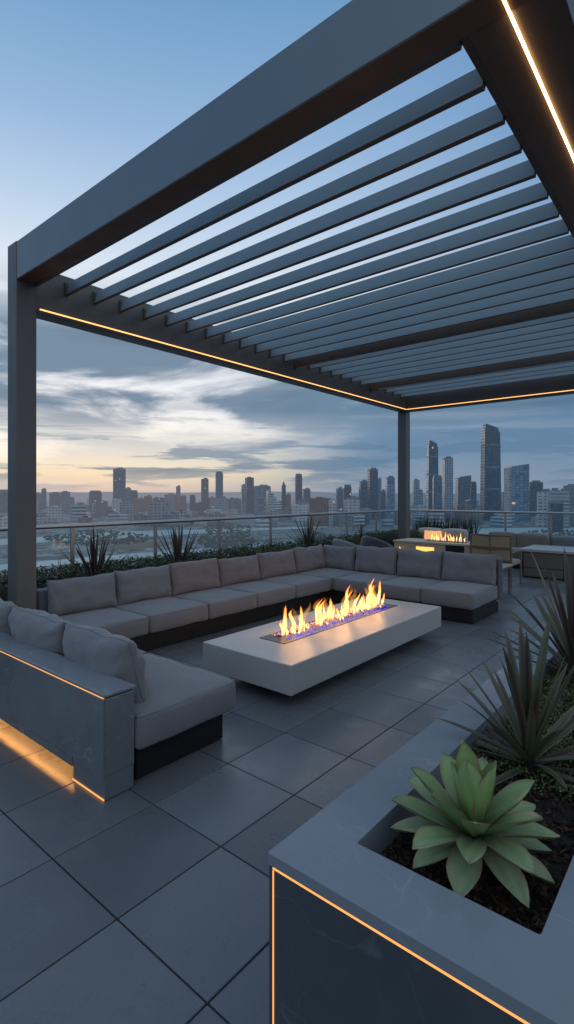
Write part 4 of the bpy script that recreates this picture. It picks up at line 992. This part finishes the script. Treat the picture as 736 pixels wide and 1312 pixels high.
nsx = mixc(nt, 1.0, ns.outputs[0], (.05, .05, .05), 'MULTIPLY')
sky = mixc(nt, .12, sky, nsx, 'ADD')
# cloud decks: streaky near the horizon
mp = nd(nt, 'ShaderNodeMapping'); mp.inputs['Scale'].default_value = (2.1, 2.1, 9.5); mp.inputs['Location'].default_value = (2.4, 6.6, .9); lk(nt, dirn, mp.inputs[0])
n1 = noise_n(nt, mp.outputs[0], 1.15, 10, .56, .55)
mp2 = nd(nt, 'ShaderNodeMapping'); mp2.inputs['Scale'].default_value = (3.2, 3.2, 30); mp2.inputs['Location'].default_value = (.3, 2.1, .7); lk(nt, dirn, mp2.inputs[0])
n2 = noise_n(nt, mp2.outputs[0], 1.3, 8, .55, .3)
el1 = ramp(nt, z, [(0, 0), (.06, .2), (.11, .55), (.16, 1), (.28, 1), (.335, .35), (.38, 0)])
d1 = math_n(nt, 'MULTIPLY', rng(nt, n1, .35, .50, 0, 1, True), el1)
el2 = ramp(nt, z, [(0, 0), (.02, .6), (.05, 1), (.12, .9), (.18, .3), (.25, 0)])
d2 = math_n(nt, 'MULTIPLY', rng(nt, n2, .455, .57, 0, .9, True), el2)
dens = math_n(nt, 'MAXIMUM', d1, d2)
ccol = mixc(nt, mixf, (.115, .215, .335), (.14, .225, .325))
inner = rng(nt, n1, .52, .72, 0, 1, True)
ccol = mixc(nt, math_n(nt, 'MULTIPLY', inner, .65), ccol, (.08, .145, .23))
sky = mixc(nt, math_n(nt, 'MULTIPLY', dens, .93), sky, ccol)
# pale lit streak low over the city, stronger towards the afterglow
mp3 = nd(nt, 'ShaderNodeMapping'); mp3.inputs['Scale'].default_value = (1.6, 1.6, 26); mp3.inputs['Location'].default_value = (4.3, .2, .45); lk(nt, dirn, mp3.inputs[0])
n3 = noise_n(nt, mp3.outputs[0], 1.2, 8, .6, .4)
st_ = math_n(nt, 'MULTIPLY', rng(nt, n3, .52, .68, 0, .8, True), ramp(nt, z, [(0, 0), (.03, .5), (.10, 1), (.15, .5), (.22, .15), (.4, 0)]))
sky = mixc(nt, math_n(nt, 'MULTIPLY', st_, rng(nt, az, .6, .95, .22, .9)), sky, mixc(nt, mixf, (.42, .46, .52), (.95, .9, .82)))
# added fill light: sky brightened out of view behind the camera and overhead
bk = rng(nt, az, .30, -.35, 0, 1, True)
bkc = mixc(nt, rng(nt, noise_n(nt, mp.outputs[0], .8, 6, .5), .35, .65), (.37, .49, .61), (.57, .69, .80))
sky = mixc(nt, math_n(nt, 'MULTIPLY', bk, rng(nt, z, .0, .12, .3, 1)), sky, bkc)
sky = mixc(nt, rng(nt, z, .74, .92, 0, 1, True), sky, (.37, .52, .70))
# below the horizon: dim ground haze
sky = mixc(nt, rng(nt, z, -.03, -.005, 1, 0), sky, (.10, .12, .14))
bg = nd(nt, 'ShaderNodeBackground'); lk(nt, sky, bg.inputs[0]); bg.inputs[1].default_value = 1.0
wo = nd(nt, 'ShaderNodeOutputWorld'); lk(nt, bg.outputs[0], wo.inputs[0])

sl = bpy.data.lights.new('Sun', 'SUN'); sl.energy = .35; sl.angle = radians(12); sl.color = (1, .78, .58)
so = bpy.data.objects.new('Sun', sl); C.objects.link(so)
sdir = (SUNSET * cos(radians(4)) + Vector((0, 0, sin(radians(4))))).normalized()
so.rotation_euler = sdir.to_track_quat('Z', 'Y').to_euler()

# ------------------------------------------------------------------ camera
cd = bpy.data.cameras.new('Camera'); co = bpy.data.objects.new('Camera', cd); C.objects.link(co); sc.camera = co
co.location = CAM; co.rotation_euler = (pi / 2, 0, math.atan2(-FWD.x, FWD.y))
cd.sensor_fit = 'VERTICAL'; cd.sensor_height = 36; cd.sensor_width = 36 * 736 / 1312
cd.lens = 36 * 667 / 1312; cd.shift_y = -21 / 1312
cd.clip_start = .05; cd.clip_end = 30000
sc.view_settings.view_transform = 'Standard'; sc.view_settings.look = 'None'; sc.view_settings.exposure = 0; sc.view_settings.gamma = 1
sc.render.resolution_x = 574; sc.render.resolution_y = 1024
cy = sc.cycles
cy.use_denoising = True
cy.max_bounces = 8; cy.diffuse_bounces = 4; cy.glossy_bounces = 4; cy.transparent_max_bounces = 24
cy.sample_clamp_indirect = 4.0; cy.caustics_reflective = False; cy.caustics_refractive = False
